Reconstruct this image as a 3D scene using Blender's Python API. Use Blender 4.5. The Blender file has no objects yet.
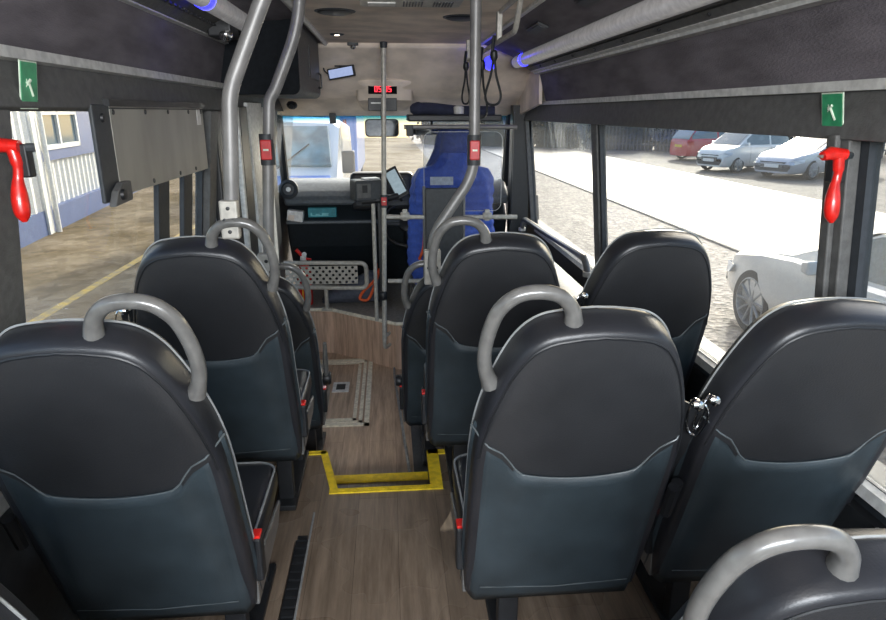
import bpy, bmesh, math, random
from mathutils import Vector, Matrix
random.seed(7)
S = bpy.context.scene
C = S.collection
PI = math.pi
R = math.radians

# ------------------------------------------------------------------ camera, sky, sun, exposure
FPX = 640.0
VX, VY = 388.0, 112.0                      # where the bus's long axis vanishes (pixels of 886 x 620)
CAM = Vector((0, 0, 1.45))
_v = Vector(((VX - 443) / FPX, -(VY - 310) / FPX, -1)).normalized()
_u = Vector((0, -_v.z, _v.y)).normalized()
_r = _v.cross(_u).normalized()
M3 = Matrix((_r, _v, _u))                  # camera axes -> world axes
cam = bpy.data.cameras.new('camera')
cam.sensor_width = 36; cam.lens = FPX / 886 * 36; cam.clip_start = 0.02; cam.clip_end = 400
co = bpy.data.objects.new('camera', cam); C.objects.link(co)
co.matrix_world = Matrix.Translation(CAM) @ M3.to_4x4()
S.camera = co

w = bpy.data.worlds.new('sky'); S.world = w; w.use_nodes = True
nt = w.node_tree; nt.nodes.clear()
sky = nt.nodes.new('ShaderNodeTexSky'); sky.sky_type = 'NISHITA'; sky.sun_disc = False
sky.sun_elevation = R(30); sky.sun_rotation = R(24); sky.dust_density = 3.0
bg = nt.nodes.new('ShaderNodeBackground'); bg.inputs[1].default_value = 0.24
out = nt.nodes.new('ShaderNodeOutputWorld')
nt.links.new(sky.outputs[0], bg.inputs[0]); nt.links.new(bg.outputs[0], out.inputs[0])

sd = bpy.data.lights.new('sun', 'SUN'); sd.energy = 2.6; sd.angle = R(0.8); sd.color = (1, 0.95, 0.86)
so = bpy.data.objects.new('sun', sd); C.objects.link(so)
az, el = R(25), R(23)
sdir = Vector((math.sin(az) * math.cos(el), math.cos(az) * math.cos(el), math.sin(el)))
so.rotation_euler = sdir.to_track_quat('Z', 'Y').to_euler(); so.location = sdir * 30

# added lamp standing in for daylight through the unbuilt rear window, behind the photographer
rd = bpy.data.lights.new('rear_daylight_stand_in', 'AREA'); rd.shape = 'RECTANGLE'; rd.size = 1.6; rd.size_y = 0.42
rd.energy = 52; rd.color = (0.94, 0.97, 1.0)
ro = bpy.data.objects.new('rear_daylight_stand_in', rd); C.objects.link(ro)
ro.location = (0.1, -1.15, 1.66); ro.rotation_euler = (R(90 + 3), 0, 0)

vs = S.view_settings
vs.view_transform = 'Standard'; vs.look = 'None'; vs.gamma = 1; vs.use_curve_mapping = False
vs.exposure = 1.08
try:
    S.cycles.use_denoising = True; S.cycles.sample_clamp_indirect = 6; S.cycles.transparent_max_bounces = 16
except Exception: pass

def at(px, py, X=None, Y=None, Z=None):
    d = M3 @ Vector(((px - 443) / FPX, -(py - 310) / FPX, -1))
    if X is not None: t = (X - CAM.x) / d.x
    elif Y is not None: t = (Y - CAM.y) / d.y
    else: t = (Z - CAM.z) / d.z
    return CAM + d * t

# ------------------------------------------------------------------ materials
def mat(name, col, rough=0.5, metal=0.0, var=0.08, scale=40, bump=0.0, bscale=None, spec=0.5, coat=0.0, emit=None, es=0.0, stretch=None, col2=None):
    m = bpy.data.materials.new(name); m.use_nodes = True
    n = m.node_tree; b = n.nodes['Principled BSDF']
    tc = n.nodes.new('ShaderNodeTexCoord'); mp = n.nodes.new('ShaderNodeMapping')
    n.links.new(tc.outputs['Object'], mp.inputs[0])
    if stretch: mp.inputs['Scale'].default_value = stretch
    ns = n.nodes.new('ShaderNodeTexNoise'); ns.inputs['Scale'].default_value = scale; ns.inputs['Detail'].default_value = 5
    n.links.new(mp.outputs[0], ns.inputs['Vector'])
    rp = n.nodes.new('ShaderNodeValToRGB')
    c2 = col2 if col2 else tuple(min(1, c * (1 + 2 * var)) for c in col)
    c1 = col if col2 else tuple(c * (1 - 2 * var) for c in col)
    rp.color_ramp.elements[0].position = 0.35; rp.color_ramp.elements[1].position = 0.65
    rp.color_ramp.elements[0].color = (*c1, 1); rp.color_ramp.elements[1].color = (*c2, 1)
    n.links.new(ns.outputs['Fac'], rp.inputs[0]); n.links.new(rp.outputs[0], b.inputs['Base Color'])
    b.inputs['Roughness'].default_value = rough; b.inputs['Metallic'].default_value = metal
    b.inputs['Specular IOR Level'].default_value = spec
    b.inputs['Coat Weight'].default_value = coat; b.inputs['Coat Roughness'].default_value = 0.08
    if emit:
        b.inputs['Emission Color'].default_value = (*emit, 1); b.inputs['Emission Strength'].default_value = es
    if bump:
        bn = n.nodes.new('ShaderNodeTexNoise'); bn.inputs['Scale'].default_value = bscale or scale * 3; bn.inputs['Detail'].default_value = 4
        n.links.new(mp.outputs[0], bn.inputs['Vector'])
        bp = n.nodes.new('ShaderNodeBump'); bp.inputs['Strength'].default_value = bump; bp.inputs['Distance'].default_value = 0.01
        n.links.new(bn.outputs['Fac'], bp.inputs['Height']); n.links.new(bp.outputs[0], b.inputs['Normal'])
    return m

def wood(name, base, dark, axis='Y', plank=0.15, rough=0.32):
    m = bpy.data.materials.new(name); m.use_nodes = True
    n = m.node_tree; b = n.nodes['Principled BSDF']; L = n.links.new
    tc = n.nodes.new('ShaderNodeTexCoord'); mp = n.nodes.new('ShaderNodeMapping')
    L(tc.outputs['Object'], mp.inputs[0])
    if axis == 'Y': mp.inputs['Rotation'].default_value = (0, 0, R(90))
    else: mp.inputs['Rotation'].default_value = (0, R(90), 0)
    br = n.nodes.new('ShaderNodeTexBrick')
    br.inputs['Scale'].default_value = 1; br.inputs['Brick Width'].default_value = 1.1; br.inputs['Row Height'].default_value = plank
    br.inputs['Mortar Size'].default_value = 0.0012; br.inputs['Mortar Smooth'].default_value = 0.3; br.offset = 0.37
    br.inputs['Color1'].default_value = (*base, 1); br.inputs['Color2'].default_value = (*[0.8 * a + 0.2 * d for a, d in zip(base, dark)], 1)
    br.inputs['Mortar'].default_value = (*dark, 1)
    L(mp.outputs[0], br.inputs['Vector'])
    m2 = n.nodes.new('ShaderNodeMapping')
    m2.inputs['Scale'].default_value = (22, 1.6, 22) if axis == 'Y' else (22, 22, 1.6)
    L(tc.outputs['Object'], m2.inputs[0])
    ns = n.nodes.new('ShaderNodeTexNoise'); ns.inputs['Scale'].default_value = 1.5; ns.inputs['Detail'].default_value = 8; ns.inputs['Roughness'].default_value = 0.7
    L(m2.outputs[0], ns.inputs['Vector'])
    rp = n.nodes.new('ShaderNodeValToRGB'); rp.color_ramp.elements[0].position = 0.36; rp.color_ramp.elements[1].position = 0.66
    rp.color_ramp.elements[0].color = (0.5, 0.46, 0.42, 1); rp.color_ramp.elements[1].color = (1.15, 1.12, 1.08, 1)
    L(ns.outputs['Fac'], rp.inputs[0])
    mx = n.nodes.new('ShaderNodeMix'); mx.data_type = 'RGBA'; mx.blend_type = 'MULTIPLY'; mx.inputs['Factor'].default_value = 0.85
    L(br.outputs['Color'], mx.inputs['A']); L(rp.outputs[0], mx.inputs['B'])
    L(mx.outputs['Result'], b.inputs['Base Color'])
    n2 = n.nodes.new('ShaderNodeTexNoise'); n2.inputs['Scale'].default_value = 3
    L(tc.outputs['Object'], n2.inputs['Vector'])
    mr = n.nodes.new('ShaderNodeMapRange'); mr.inputs['To Min'].default_value = rough - 0.08; mr.inputs['To Max'].default_value = rough + 0.2
    L(n2.outputs['Fac'], mr.inputs['Value']); L(mr.outputs[0], b.inputs['Roughness'])
    return m

def glass(name, tint=(0.9, 0.93, 0.93), dirt=0.05, band=None):
    m = bpy.data.materials.new(name); m.use_nodes = True
    n = m.node_tree; n.nodes.clear(); L = n.links.new
    o = n.nodes.new('ShaderNodeOutputMaterial')
    tr = n.nodes.new('ShaderNodeBsdfTransparent'); tr.inputs[0].default_value = (*tint, 1)
    gl = n.nodes.new('ShaderNodeBsdfGlossy'); gl.inputs['Roughness'].default_value = 0.03
    lw = n.nodes.new('ShaderNodeLayerWeight'); pw = n.nodes.new('ShaderNodeMath'); pw.operation = 'POWER'; pw.inputs[1].default_value = 4
    L(lw.outputs['Facing'], pw.inputs[0]); fr = n.nodes.new('ShaderNodeMapRange'); fr.inputs['To Min'].default_value = 0.03; fr.inputs['To Max'].default_value = 0.30
    L(pw.outputs[0], fr.inputs['Value'])
    mx = n.nodes.new('ShaderNodeMixShader'); L(fr.outputs[0], mx.inputs[0]); L(tr.outputs[0], mx.inputs[1]); L(gl.outputs[0], mx.inputs[2])
    df = n.nodes.new('ShaderNodeBsdfTranslucent'); df.inputs[0].default_value = (0.8, 0.78, 0.74, 1)
    tc = n.nodes.new('ShaderNodeTexCoord')
    ns = n.nodes.new('ShaderNodeTexNoise'); ns.inputs['Scale'].default_value = 2.5; ns.inputs['Detail'].default_value = 8
    L(tc.outputs['Object'], ns.inputs['Vector'])
    mr = n.nodes.new('ShaderNodeMapRange'); mr.inputs['From Min'].default_value = 0.3; mr.inputs['From Max'].default_value = 0.75
    mr.inputs['To Min'].default_value = dirt * 0.4; mr.inputs['To Max'].default_value = dirt * 2
    L(ns.outputs['Fac'], mr.inputs['Value'])
    m2 = n.nodes.new('ShaderNodeMixShader'); L(mr.outputs[0], m2.inputs[0]); L(mx.outputs[0], m2.inputs[1]); L(df.outputs[0], m2.inputs[2])
    L(m2.outputs[0], o.inputs[0])
    if band:                                   # the tinted sun band printed along the top of the windscreen
        sp = n.nodes.new('ShaderNodeSeparateXYZ'); L(tc.outputs['Object'], sp.inputs[0])
        r2 = n.nodes.new('ShaderNodeMapRange'); r2.inputs['From Min'].default_value = band[0]; r2.inputs['From Max'].default_value = band[1]
        L(sp.outputs['Z'], r2.inputs['Value'])
        mc = n.nodes.new('ShaderNodeMix'); mc.data_type = 'RGBA'
        mc.inputs['A'].default_value = (*tint, 1); mc.inputs['B'].default_value = (0.02, 0.32, 0.5, 1)
        L(r2.outputs[0], mc.inputs['Factor']); L(mc.outputs['Result'], tr.inputs[0])
    return m

def gravel(name, c1, c2, scale=22, rough=0.8, big=(0.8, 1.1), spec=0.3, bump=0.6, bigscale=0.5, c3=None):
    m = bpy.data.materials.new(name); m.use_nodes = True
    n = m.node_tree; b = n.nodes['Principled BSDF']; L = n.links.new
    tc = n.nodes.new('ShaderNodeTexCoord')
    vo = n.nodes.new('ShaderNodeTexVoronoi'); vo.inputs['Scale'].default_value = scale; L(tc.outputs['Object'], vo.inputs['Vector'])
    ns = n.nodes.new('ShaderNodeTexNoise'); ns.inputs['Scale'].default_value = bigscale; ns.inputs['Detail'].default_value = 9; ns.inputs['Roughness'].default_value = 0.65
    L(tc.outputs['Object'], ns.inputs['Vector'])
    rp = n.nodes.new('ShaderNodeValToRGB'); rp.color_ramp.elements[0].color = (*c1, 1); rp.color_ramp.elements[1].color = (*c2, 1)
    L(vo.outputs['Color'], rp.inputs[0])
    r2 = n.nodes.new('ShaderNodeValToRGB'); r2.color_ramp.elements[0].position = 0.38; r2.color_ramp.elements[1].position = 0.6
    k = c3 or (big[0],) * 3
    r2.color_ramp.elements[0].color = (*k, 1); r2.color_ramp.elements[1].color = (big[1],) * 3 + (1,)
    L(ns.outputs['Fac'], r2.inputs[0])
    mx = n.nodes.new('ShaderNodeMix'); mx.data_type = 'RGBA'; mx.blend_type = 'MULTIPLY'; mx.inputs['Factor'].default_value = 1
    L(rp.outputs[0], mx.inputs['A']); L(r2.outputs[0], mx.inputs['B']); L(mx.outputs['Result'], b.inputs['Base Color'])
    b.inputs['Roughness'].default_value = rough; b.inputs['Specular IOR Level'].default_value = spec
    if bump:
        bp = n.nodes.new('ShaderNodeBump'); bp.inputs['Strength'].default_value = bump; bp.inputs['Distance'].default_value = 0.02
        L(vo.outputs['Distance'], bp.inputs['Height']); L(bp.outputs[0], b.inputs['Normal'])
    return m

M = dict(
    leather=mat('black_leather', (0.021, 0.022, 0.0245), 0.42, bump=0.10, bscale=260, var=0.05, scale=9),
    vinyl=mat('satin_black_vinyl', (0.018, 0.019, 0.023), 0.36, bump=0.06, bscale=300, scale=9),
    shell=mat('slate_plastic', (0.030, 0.042, 0.050), 0.42, bump=0.2, bscale=500, var=0.12, scale=7),
    handle=mat('grey_handle_plastic', (0.125, 0.123, 0.118), 0.28, spec=0.6, coat=0.3),
    pole=mat('ribbed_grey_metal', (0.22, 0.215, 0.21), 0.42, metal=0.3, scale=14),
    rail=mat('cream_grey_rail', (0.46, 0.44, 0.39), 0.4, metal=0.1),
    bracket=mat('bracket_paint', (0.42, 0.40, 0.36), 0.45, metal=0.3),
    black=mat('black_plastic', (0.012, 0.013, 0.015), 0.45),
    dgrey=mat('dark_grey_plastic', (0.035, 0.04, 0.045), 0.5, bump=0.15, bscale=300),
    pillar=mat('pillar_plastic', (0.030, 0.035, 0.042), 0.55, bump=0.15, bscale=300),
    header=mat('header_grey', (0.10, 0.10, 0.098), 0.6, bump=0.2, bscale=200),
    fabric=mat('charcoal_headlining', (0.125, 0.112, 0.125), 0.9, bump=0.35, bscale=350, stretch=(1, 0.25, 1), var=0.12, scale=18),
    beige=mat('beige_headlining', (0.80, 0.69, 0.59), 0.95, bump=0.3, bscale=240, var=0.08, scale=6),
    trim=mat('aluminium_trim', (0.60, 0.60, 0.58), 0.45, metal=0.2),
    chrome=mat('chrome', (0.75, 0.75, 0.75), 0.14, metal=1.0),
    piping=mat('silver_piping', (0.30, 0.31, 0.31), 0.4, metal=0.2),
    red=mat('signal_red_plastic', (0.62, 0.012, 0.008), 0.33, coat=0.3),
    redmat=mat('red_button_face', (0.5, 0.01, 0.012), 0.35, coat=0.2),
    yellow=mat('yellow_nosing', (0.88, 0.62, 0.02), 0.5, bump=0.4, bscale=250),
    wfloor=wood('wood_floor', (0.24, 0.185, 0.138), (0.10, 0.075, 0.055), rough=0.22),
    wfloor_sunlit=wood('wood_floor_sunlit', (0.60, 0.45, 0.33), (0.30, 0.21, 0.15), rough=0.4),  # lighter than the rear floor: entrance sunlight is put into the colour
    wface_sunlit=wood('wood_face_sunlit', (0.68, 0.48, 0.36), (0.38, 0.26, 0.18), axis='Z', rough=0.5),  # colour raised to carry the sunlight falling on the platform front
    cabfloor=mat('cab_floor_vinyl', (0.27, 0.25, 0.22), 0.6, bump=0.3, bscale=150),
    cream=mat('cream_edge', (0.78, 0.72, 0.58), 0.5),
    rubber=mat('tyre_rubber', (0.02, 0.02, 0.022), 0.8),
    blue=mat('blue_quilt', (0.055, 0.12, 0.52), 0.45, bump=0.4, bscale=120),
    bluedk=mat('blue_seat_cloth', (0.05, 0.09, 0.33), 0.7, bump=0.3, bscale=200),
    orange=mat('orange_strap', (0.85, 0.13, 0.03), 0.6),
    bag=mat('bag_nylon', (0.09, 0.10, 0.13), 0.7, bump=0.5, bscale=60),
    white=mat('white_plastic', (0.72, 0.71, 0.68), 0.5),
    green=mat('sign_green', (0.03, 0.30, 0.13), 0.4),
    signwhite=mat('sign_white', (0.62, 0.72, 0.58), 0.4),
    panel=mat('satin_metal_panel', (0.33, 0.32, 0.28), 0.5, metal=0.2, stretch=(1, 3, 1), scale=3, var=0.05),
    dash=mat('dashboard_plastic', (0.10, 0.115, 0.125), 0.55, bump=0.2, bscale=200),
    dashdk=mat('dark_dashboard', (0.012, 0.017, 0.021), 0.5),
    screen=mat('lit_screen', (0.1, 0.12, 0.16), 0.15, emit=(0.36, 0.44, 0.7), es=0.45),
    teal=mat('teal_display', (0.02, 0.16, 0.19), 0.3, emit=(0.02, 0.2, 0.25), es=0.05),
    ledred=mat('red_digits', (0.5, 0.01, 0.02), 0.4, emit=(1.0, 0.02, 0.05), es=0.9),
    ledblue=mat('blue_led', (0.01, 0.02, 0.8), 0.3, emit=(0.02, 0.02, 1.0), es=2.6),
    lamp=mat('lamp_glow', (0.8, 0.75, 0.6), 0.3, emit=(1, 0.85, 0.65), es=3),
    diffuser=mat('light_tube_diffuser', (0.62, 0.60, 0.60), 0.3, coat=0.3, emit=(1.0, 0.98, 0.97), es=0.05),
    glass=glass('side_glass', (0.86, 0.88, 0.87), 0.028),
    wsglass=glass('windscreen_glass', (0.9, 0.93, 0.94), 0.035, band=(1.36, 1.42)),
    plexi=glass('clear_screen', (0.82, 0.85, 0.9), 0.02),
    mirror=mat('mirror_glass', (0.38, 0.38, 0.36), 0.06, metal=1.0),
    concrete=gravel('yard_concrete', (0.17, 0.135, 0.09), (0.29, 0.235, 0.165), scale=6, big=(0.5, 1.15), bigscale=0.45, c3=(0.55, 0.50, 0.36), bump=0.15, rough=0.95, spec=0.05),
    gravelm=gravel('gravel', (0.05, 0.042, 0.034), (0.40, 0.35, 0.30), scale=13, rough=0.75, bump=1.0),
    road=gravel('wet_asphalt', (0.15, 0.135, 0.115), (0.24, 0.22, 0.19), scale=9, rough=0.42, spec=0.9, bump=0.12, big=(0.75, 1.1)),
    kerb=mat('kerb_stone', (0.22, 0.20, 0.17), 0.8),
    hedge=gravel('hedge_leaves', (0.03, 0.032, 0.02), (0.15, 0.135, 0.10), scale=14, rough=0.8, bump=1, big=(0.6, 1.3)),
    fence=mat('fence_metal', (0.09, 0.085, 0.08), 0.6),
    clad=mat('white_cladding', (0.80, 0.78, 0.72), 0.5),
    cladblue=mat('blue_cladding', (0.085, 0.12, 0.25), 0.5),
    yline=mat('yellow_road_paint', (0.58, 0.40, 0.08), 0.8, col2=(0.34, 0.27, 0.15), scale=8),
    carwhite=mat('white_car_paint', (0.66, 0.66, 0.64), 0.22, coat=0.8, var=0.02),
    carsilver=mat('silver_car_paint', (0.44, 0.46, 0.50), 0.25, metal=0.4, coat=0.8, var=0.02),
    carred=mat('red_car_paint', (0.46, 0.02, 0.035), 0.25, coat=0.8, var=0.02),
    carblue=mat('blue_car_paint', (0.12, 0.25, 0.62), 0.3, coat=0.6, var=0.02),
    carglass=mat('car_glass', (0.10, 0.14, 0.16), 0.08, spec=1.0),
    vanglass=mat('van_windscreen', (0.16, 0.24, 0.24), 0.12, spec=0.8, var=0.25, scale=3),
    alloy=mat('alloy_wheel', (0.26, 0.27, 0.28), 0.4, metal=0.3),
    plate=mat('number_plate_white', (0.7, 0.7, 0.68), 0.5),
    plateyellow=mat('number_plate_yellow', (0.75, 0.5, 0.05), 0.5),
    lens=mat('headlamp_lens', (0.55, 0.57, 0.6), 0.1, spec=1.0),
    taillens=mat('tail_lamp', (0.4, 0.01, 0.01), 0.2),
)

# ------------------------------------------------------------------ mesh helpers
class MB:
    def __init__(s): s.v = []; s.f = []
    def add(s, vs, fs):
        o = len(s.v); s.v += [tuple(p) for p in vs]; s.f += [tuple(i + o for i in f) for f in fs]; return s
    def box(s, a, b, m=None):
        x0, y0, z0 = a; x1, y1, z1 = b
        P = [Vector(p) for p in ((x0,y0,z0),(x1,y0,z0),(x1,y1,z0),(x0,y1,z0),(x0,y0,z1),(x1,y0,z1),(x1,y1,z1),(x0,y1,z1))]
        if m: P = [m @ p for p in P]
        return s.add(P, [(0,3,2,1),(4,5,6,7),(0,1,5,4),(1,2,6,5),(2,3,7,6),(3,0,4,7)])
    def prism(s, poly, d):                      # planar polygon (3-D points) pushed along d
        n = len(poly); P = [Vector(p) for p in poly]; Q = [p + Vector(d) for p in P]
        return s.add(P + Q, [tuple(range(n))[::-1], tuple(range(n, 2*n))] + [(i, (i+1) % n, (i+1) % n + n, i + n) for i in range(n)])
    def tube(s, pts, r, seg=12, flat=1.0, caps=True, closed=False, up=None):
        pts = [Vector(p) for p in pts]; n = len(pts); rows = []
        nrm = None
        for i, p in enumerate(pts):
            if closed: t = pts[(i+1) % n] - pts[i-1]
            else: t = pts[min(i+1, n-1)] - pts[max(i-1, 0)]
            t.normalize()
            if nrm is None:
                a = Vector(up) if up else (Vector((0,0,1)) if abs(t.z) < 0.9 else Vector((1,0,0)))
                nrm = (a - t * a.dot(t)).normalized()
            else: nrm = (nrm - t * nrm.dot(t)).normalized()
            bn = t.cross(nrm)
            rr = r[i] if isinstance(r, (list, tuple)) else r
            rows.append([p + nrm * math.cos(2*PI*k/seg) * rr * flat + bn * math.sin(2*PI*k/seg) * rr for k in range(seg)])
        return s.rows(rows, caps, closed)
    def rows(s, rows, caps=True, closed=False, ring=True):
        n = len(rows); seg = len(rows[0]); o = len(s.v)
        for rw in rows: s.v += [tuple(p) for p in rw]
        for i in range(n if closed else n - 1):
            j = (i+1) % n
            for k in range(seg if ring else seg - 1):
                l = (k+1) % seg
                s.f.append((o+i*seg+k, o+i*seg+l, o+j*seg+l, o+j*seg+k))
        if caps and not closed and ring:
            s.f.append(tuple(o + k for k in range(seg))[::-1]); s.f.append(tuple(o + (n-1)*seg + k for k in range(seg)))
        return s
    def lathe(s, prof, c, axis=(0,0,1), seg=24, caps=True):
        ax = Vector(axis).normalized(); a = Vector((1,0,0)) if abs(ax.x) < 0.9 else Vector((0,1,0))
        e1 = (a - ax * a.dot(ax)).normalized(); e2 = ax.cross(e1); c = Vector(c)
        return s.rows([[c + ax*h + (e1*math.cos(2*PI*k/seg) + e2*math.sin(2*PI*k/seg)) * max(r, 1e-4) for k in range(seg)] for r, h in prof], caps)
    def cyl(s, a, b, r, seg=16): return s.tube([a, b], r, seg)
    def build(s, name, m, parent=None, smooth=40, bevel=0, mods=None, **tags):
        me = bpy.data.meshes.new(name); me.from_pydata(s.v, [], s.f); me.update()
        bm = bmesh.new(); bm.from_mesh(me); bmesh.ops.recalc_face_normals(bm, faces=bm.faces); bm.to_mesh(me); bm.free()
        me.materials.append(M[m] if isinstance(m, str) else m)
        o = bpy.data.objects.new(name, me); C.objects.link(o)
        if parent: o.parent = parent
        if bevel:
            b = o.modifiers.new('bevel', 'BEVEL'); b.width = bevel; b.segments = 3; b.limit_method = 'ANGLE'; b.angle_limit = R(40)
        if smooth:
            for p in me.polygons: p.use_smooth = True
            try: me.set_sharp_from_angle(angle=R(smooth))
            except Exception: pass
        for k, v in tags.items(): o[k] = v
        return o

def thing(name, label, cat, loc=(0,0,0), rz=0, group=None):
    o = bpy.data.objects.new(name, None); C.objects.link(o); o.location = loc; o.rotation_euler = (0, 0, rz)
    o.empty_display_size = 0.1
    o['label'] = label; o['category'] = cat
    if group: o['group'] = group
    return o
def struct(mb, name, m, **k):
    return mb.build(name, m, kind='structure', **k)
def spline(P, n=8, closed=False):
    P = [Vector(p) for p in P]; out = []; N = len(P)
    rng = N if closed else N - 1
    for i in range(rng):
        p1, p2 = P[i], P[(i+1) % N]
        p0 = P[i-1] if (closed or i > 0) else p1 * 2 - p2
        p3 = P[(i+2) % N] if (closed or i + 2 < N) else p2 * 2 - p1
        for k in range(n):
            t = k / n
            out.append(0.5 * ((2*p1) + (-p0+p2)*t + (2*p0-5*p1+4*p2-p3)*t*t + (-p0+3*p1-3*p2+p3)*t*t*t))
    if not closed: out.append(P[-1])
    return out
def rrect(x0, x1, z0, z1, r, n=5):
    pts = []
    for cx, cz, a in ((x1-r, z1-r, 0), (x0+r, z1-r, 90), (x0+r, z0+r, 180), (x1-r, z0+r, 270)):
        for k in range(n+1):
            t = R(a + 90*k/n); pts.append((cx + r*math.cos(t), cz + r*math.sin(t)))
    return pts
def fillet(P, r, n=6):
    """a polyline whose corners are rounded"""
    P = [Vector(p) for p in P]; out = [P[0]]
    for i in range(1, len(P)-1):
        a = (P[i-1]-P[i]); b = (P[i+1]-P[i]); d = min(r, a.length*0.49, b.length*0.49)
        A = P[i] + a.normalized()*d; B = P[i] + b.normalized()*d
        for k in range(n+1):
            t = k/n; out.append(A*(1-t)**2 + P[i]*2*t*(1-t) + B*t*t)
    out.append(P[-1]); return out

# ------------------------------------------------------------------ the bus: floor levels
YF = 2.27          # edge of the rear floor
ZL = -0.35         # entrance floor
YR = -0.9          # rear end of what is built
def XR(z): return 1.055 + (1.41 - z) * 0.1
XL = -0.80
b = MB(); b.box((-0.315, YR, -0.06), (1.12, YF, 0)); b.box((0.14, YF, -0.06), (1.12, 2.55, 0))
b.box((-0.86, YR, -0.06), (-0.365, YF, 0)); b.prism([(-0.86, YF, -0.06), (-0.24, YF, -0.06), (-0.31, 2.58, -0.06), (-0.86, 2.58, -0.06)], (0, 0, 0.06)); b.box((-0.365, YR, -0.06), (-0.315, YF, -0.02)); b.box((-0.365, 1.97, -0.02), (-0.315, YF, 0.0))
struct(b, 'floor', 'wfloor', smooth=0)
b = MB(); b.box((-0.42, YF, ZL - 0.05), (1.12, YF - 0.03, -0.06)); b.box((-0.86, 2.55, ZL), (-0.31, 2.58, -0.06)); b.box((0.14, 2.52, ZL), (1.12, 2.55, -0.06))
b.box((0.14, YF, ZL), (0.17, 2.55, -0.06)); b.prism([(-0.24, YF, ZL), (-0.31, 2.58, ZL), (-0.34, 2.58, ZL), (-0.27, YF, ZL)], (0, 0, 0.29))
struct(b, 'trim_1', 'dgrey', smooth=0)
struct(MB().box((-0.30, YF, ZL), (0.14, 2.56, -0.12)), 'floor_step', 'wfloor', smooth=0)
# entrance floor, with the ramp well left for the hatch
struct(MB().box((-0.86, YF, ZL - 0.05), (1.12, 4.9, ZL)), 'floor_entrance', 'wfloor_sunlit', smooth=0)
# black floor track by the left seats
b = MB(); b.box((-0.363, YR, -0.02), (-0.317, YF - 0.3, -0.006))
for k in range(70): b.box((-0.358, -0.8 + k*0.04, -0.006), (-0.322, -0.775 + k*0.04, 0.001))
struct(b, 'trim_2', 'black', smooth=0)
struct(MB().tube([(-0.315, YR, 0.001), (-0.315, 2.12, 0.001)], 0.004, 6), 'trim_3', 'piping')
# yellow nosings
def strip(P, w, z, side):
    b = MB()
    for (a, c) in zip(P[:-1], P[1:]):
        a = Vector((*a, z)); c = Vector((*c, z)); d = (c-a).normalized(); n = Vector((-d.y, d.x, 0)) * w * side
        b.prism([a - d*0.0, c + d*0.0, c + n, a + n], (0, 0, 0.006))
        b.prism([a, c, c - Vector((0,0,0.03)), a - Vector((0,0,0.03))], n.normalized() * -0.004)
    return b
n1 = strip([(-0.60, 2.58), (-0.31, 2.58), (-0.24, YF)], 0.028, 0.0, -1)
n1.box((-0.27, YF - 0.03, 0), (0.14, YF, 0.0062)); n1.box((0.14, YF-0.03, 0), (0.185, 2.55, 0.006))
n1.box((-0.24, YF, -0.03), (0.14, YF + 0.004, 0)); n1.box((0.136, YF, -0.03), (0.14, 2.55, 0.0)); n1.box((0.14, 2.515, 0), (0.30, 2.55, 0.006))
for k in range(7): n1.lathe([(0.005, 0.006), (0.004, 0.009), (0, 0.009)], (-0.22 + k*0.055, YF-0.015, 0), seg=8)
struct(n1, 'trim_4', 'yellow', smooth=0)
struct(MB().box((-0.30, 2.505, -0.12), (0.14, 2.56, -0.114)).box((-0.30, 2.56, -0.15), (0.14, 2.565, -0.114)), 'trim_5', 'yellow', smooth=0)
# cab platform
plat = [(-0.86, 4.80), (-0.46, 4.74), (0.02, 4.36), (1.12, 4.36)]
b = MB(); b.prism([Vector((x, y, ZL)) for x, y in plat] + [Vector((1.12, 4.42, ZL)), Vector((0.04, 4.42, ZL)), Vector((-0.44, 4.80, ZL)), Vector((-0.86, 4.86, ZL))], (0, 0, 0.34))
struct(b, 'wall_platform_front', 'wface_sunlit', smooth=0)
b = MB(); b.prism([Vector((x, y + 0.02, -0.02)) for x, y in plat] + [Vector((1.12, 6.0, -0.02)), Vector((-0.86, 6.0, -0.02))], (0, 0, 0.02))
struct(b, 'floor_cab', 'cabfloor', smooth=0)
b = MB()
for (a, c) in zip(plat[:-1], plat[1:]):
    b.tube([(a[0], a[1], 0.0), (c[0], c[1], 0.0)], 0.014, 8)
struct(b, 'trim_6', 'cream')
# side trim line and low plinth under the right entrance seat
struct(MB().box((0.09, 2.56, ZL), (1.1, 4.36, ZL + 0.02)), 'floor_plinth', 'dgrey', smooth=0)
struct(MB().tube([(0.085, 2.6, ZL + 0.012), (0.0, 4.2, ZL + 0.012), (0.0, 4.36, ZL + 0.012)], 0.009, 6), 'trim_7', 'piping')

# ramp hatch in the entrance floor
t = thing('wheelchair_ramp_hatch', 'wood-look floor hatch with cream metal frame and small pull plate, in the entrance floor', 'hatch', (-0.45, 4.05, ZL))
def at_l(z): return z
fr = MB(); x0, x1, y0, y1 = -0.36, 0.29, -0.56, 0.53
for i, (g, wd) in enumerate(((0, 0.03), (0.042, 0.022), (0.08, 0.022))):
    a0, a1, b0, b1 = x0 + g, x1 - g, y0 + g, y1 - g
    h = 0.008 - i*0.001
    fr.box((a0, b0, 0), (a1, b0 + wd, h)); fr.box((a0, b1 - wd, 0), (a1, b1, h)); fr.box((a0, b0, 0), (a0 + wd, b1, h)); fr.box((a1 - wd, b0, 0), (a1, b1, h))
fr.build('frame', 'cream', t, smooth=0)
MB().box((x0+0.1, y0+0.1, 0), (x1-0.1, y1-0.1, 0.004)).build('hatch_panel', 'wfloor_sunlit', t, smooth=0)
h = MB().box((0.03, -0.07, 0.004), (0.14, 0.09, 0.009)).build('pull_plate', 'white', t, smooth=0)
MB().box((0.055, -0.035, 0.009), (0.115, 0.05, 0.012)).build('ring_pull', 'dgrey', h, smooth=0)

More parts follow.
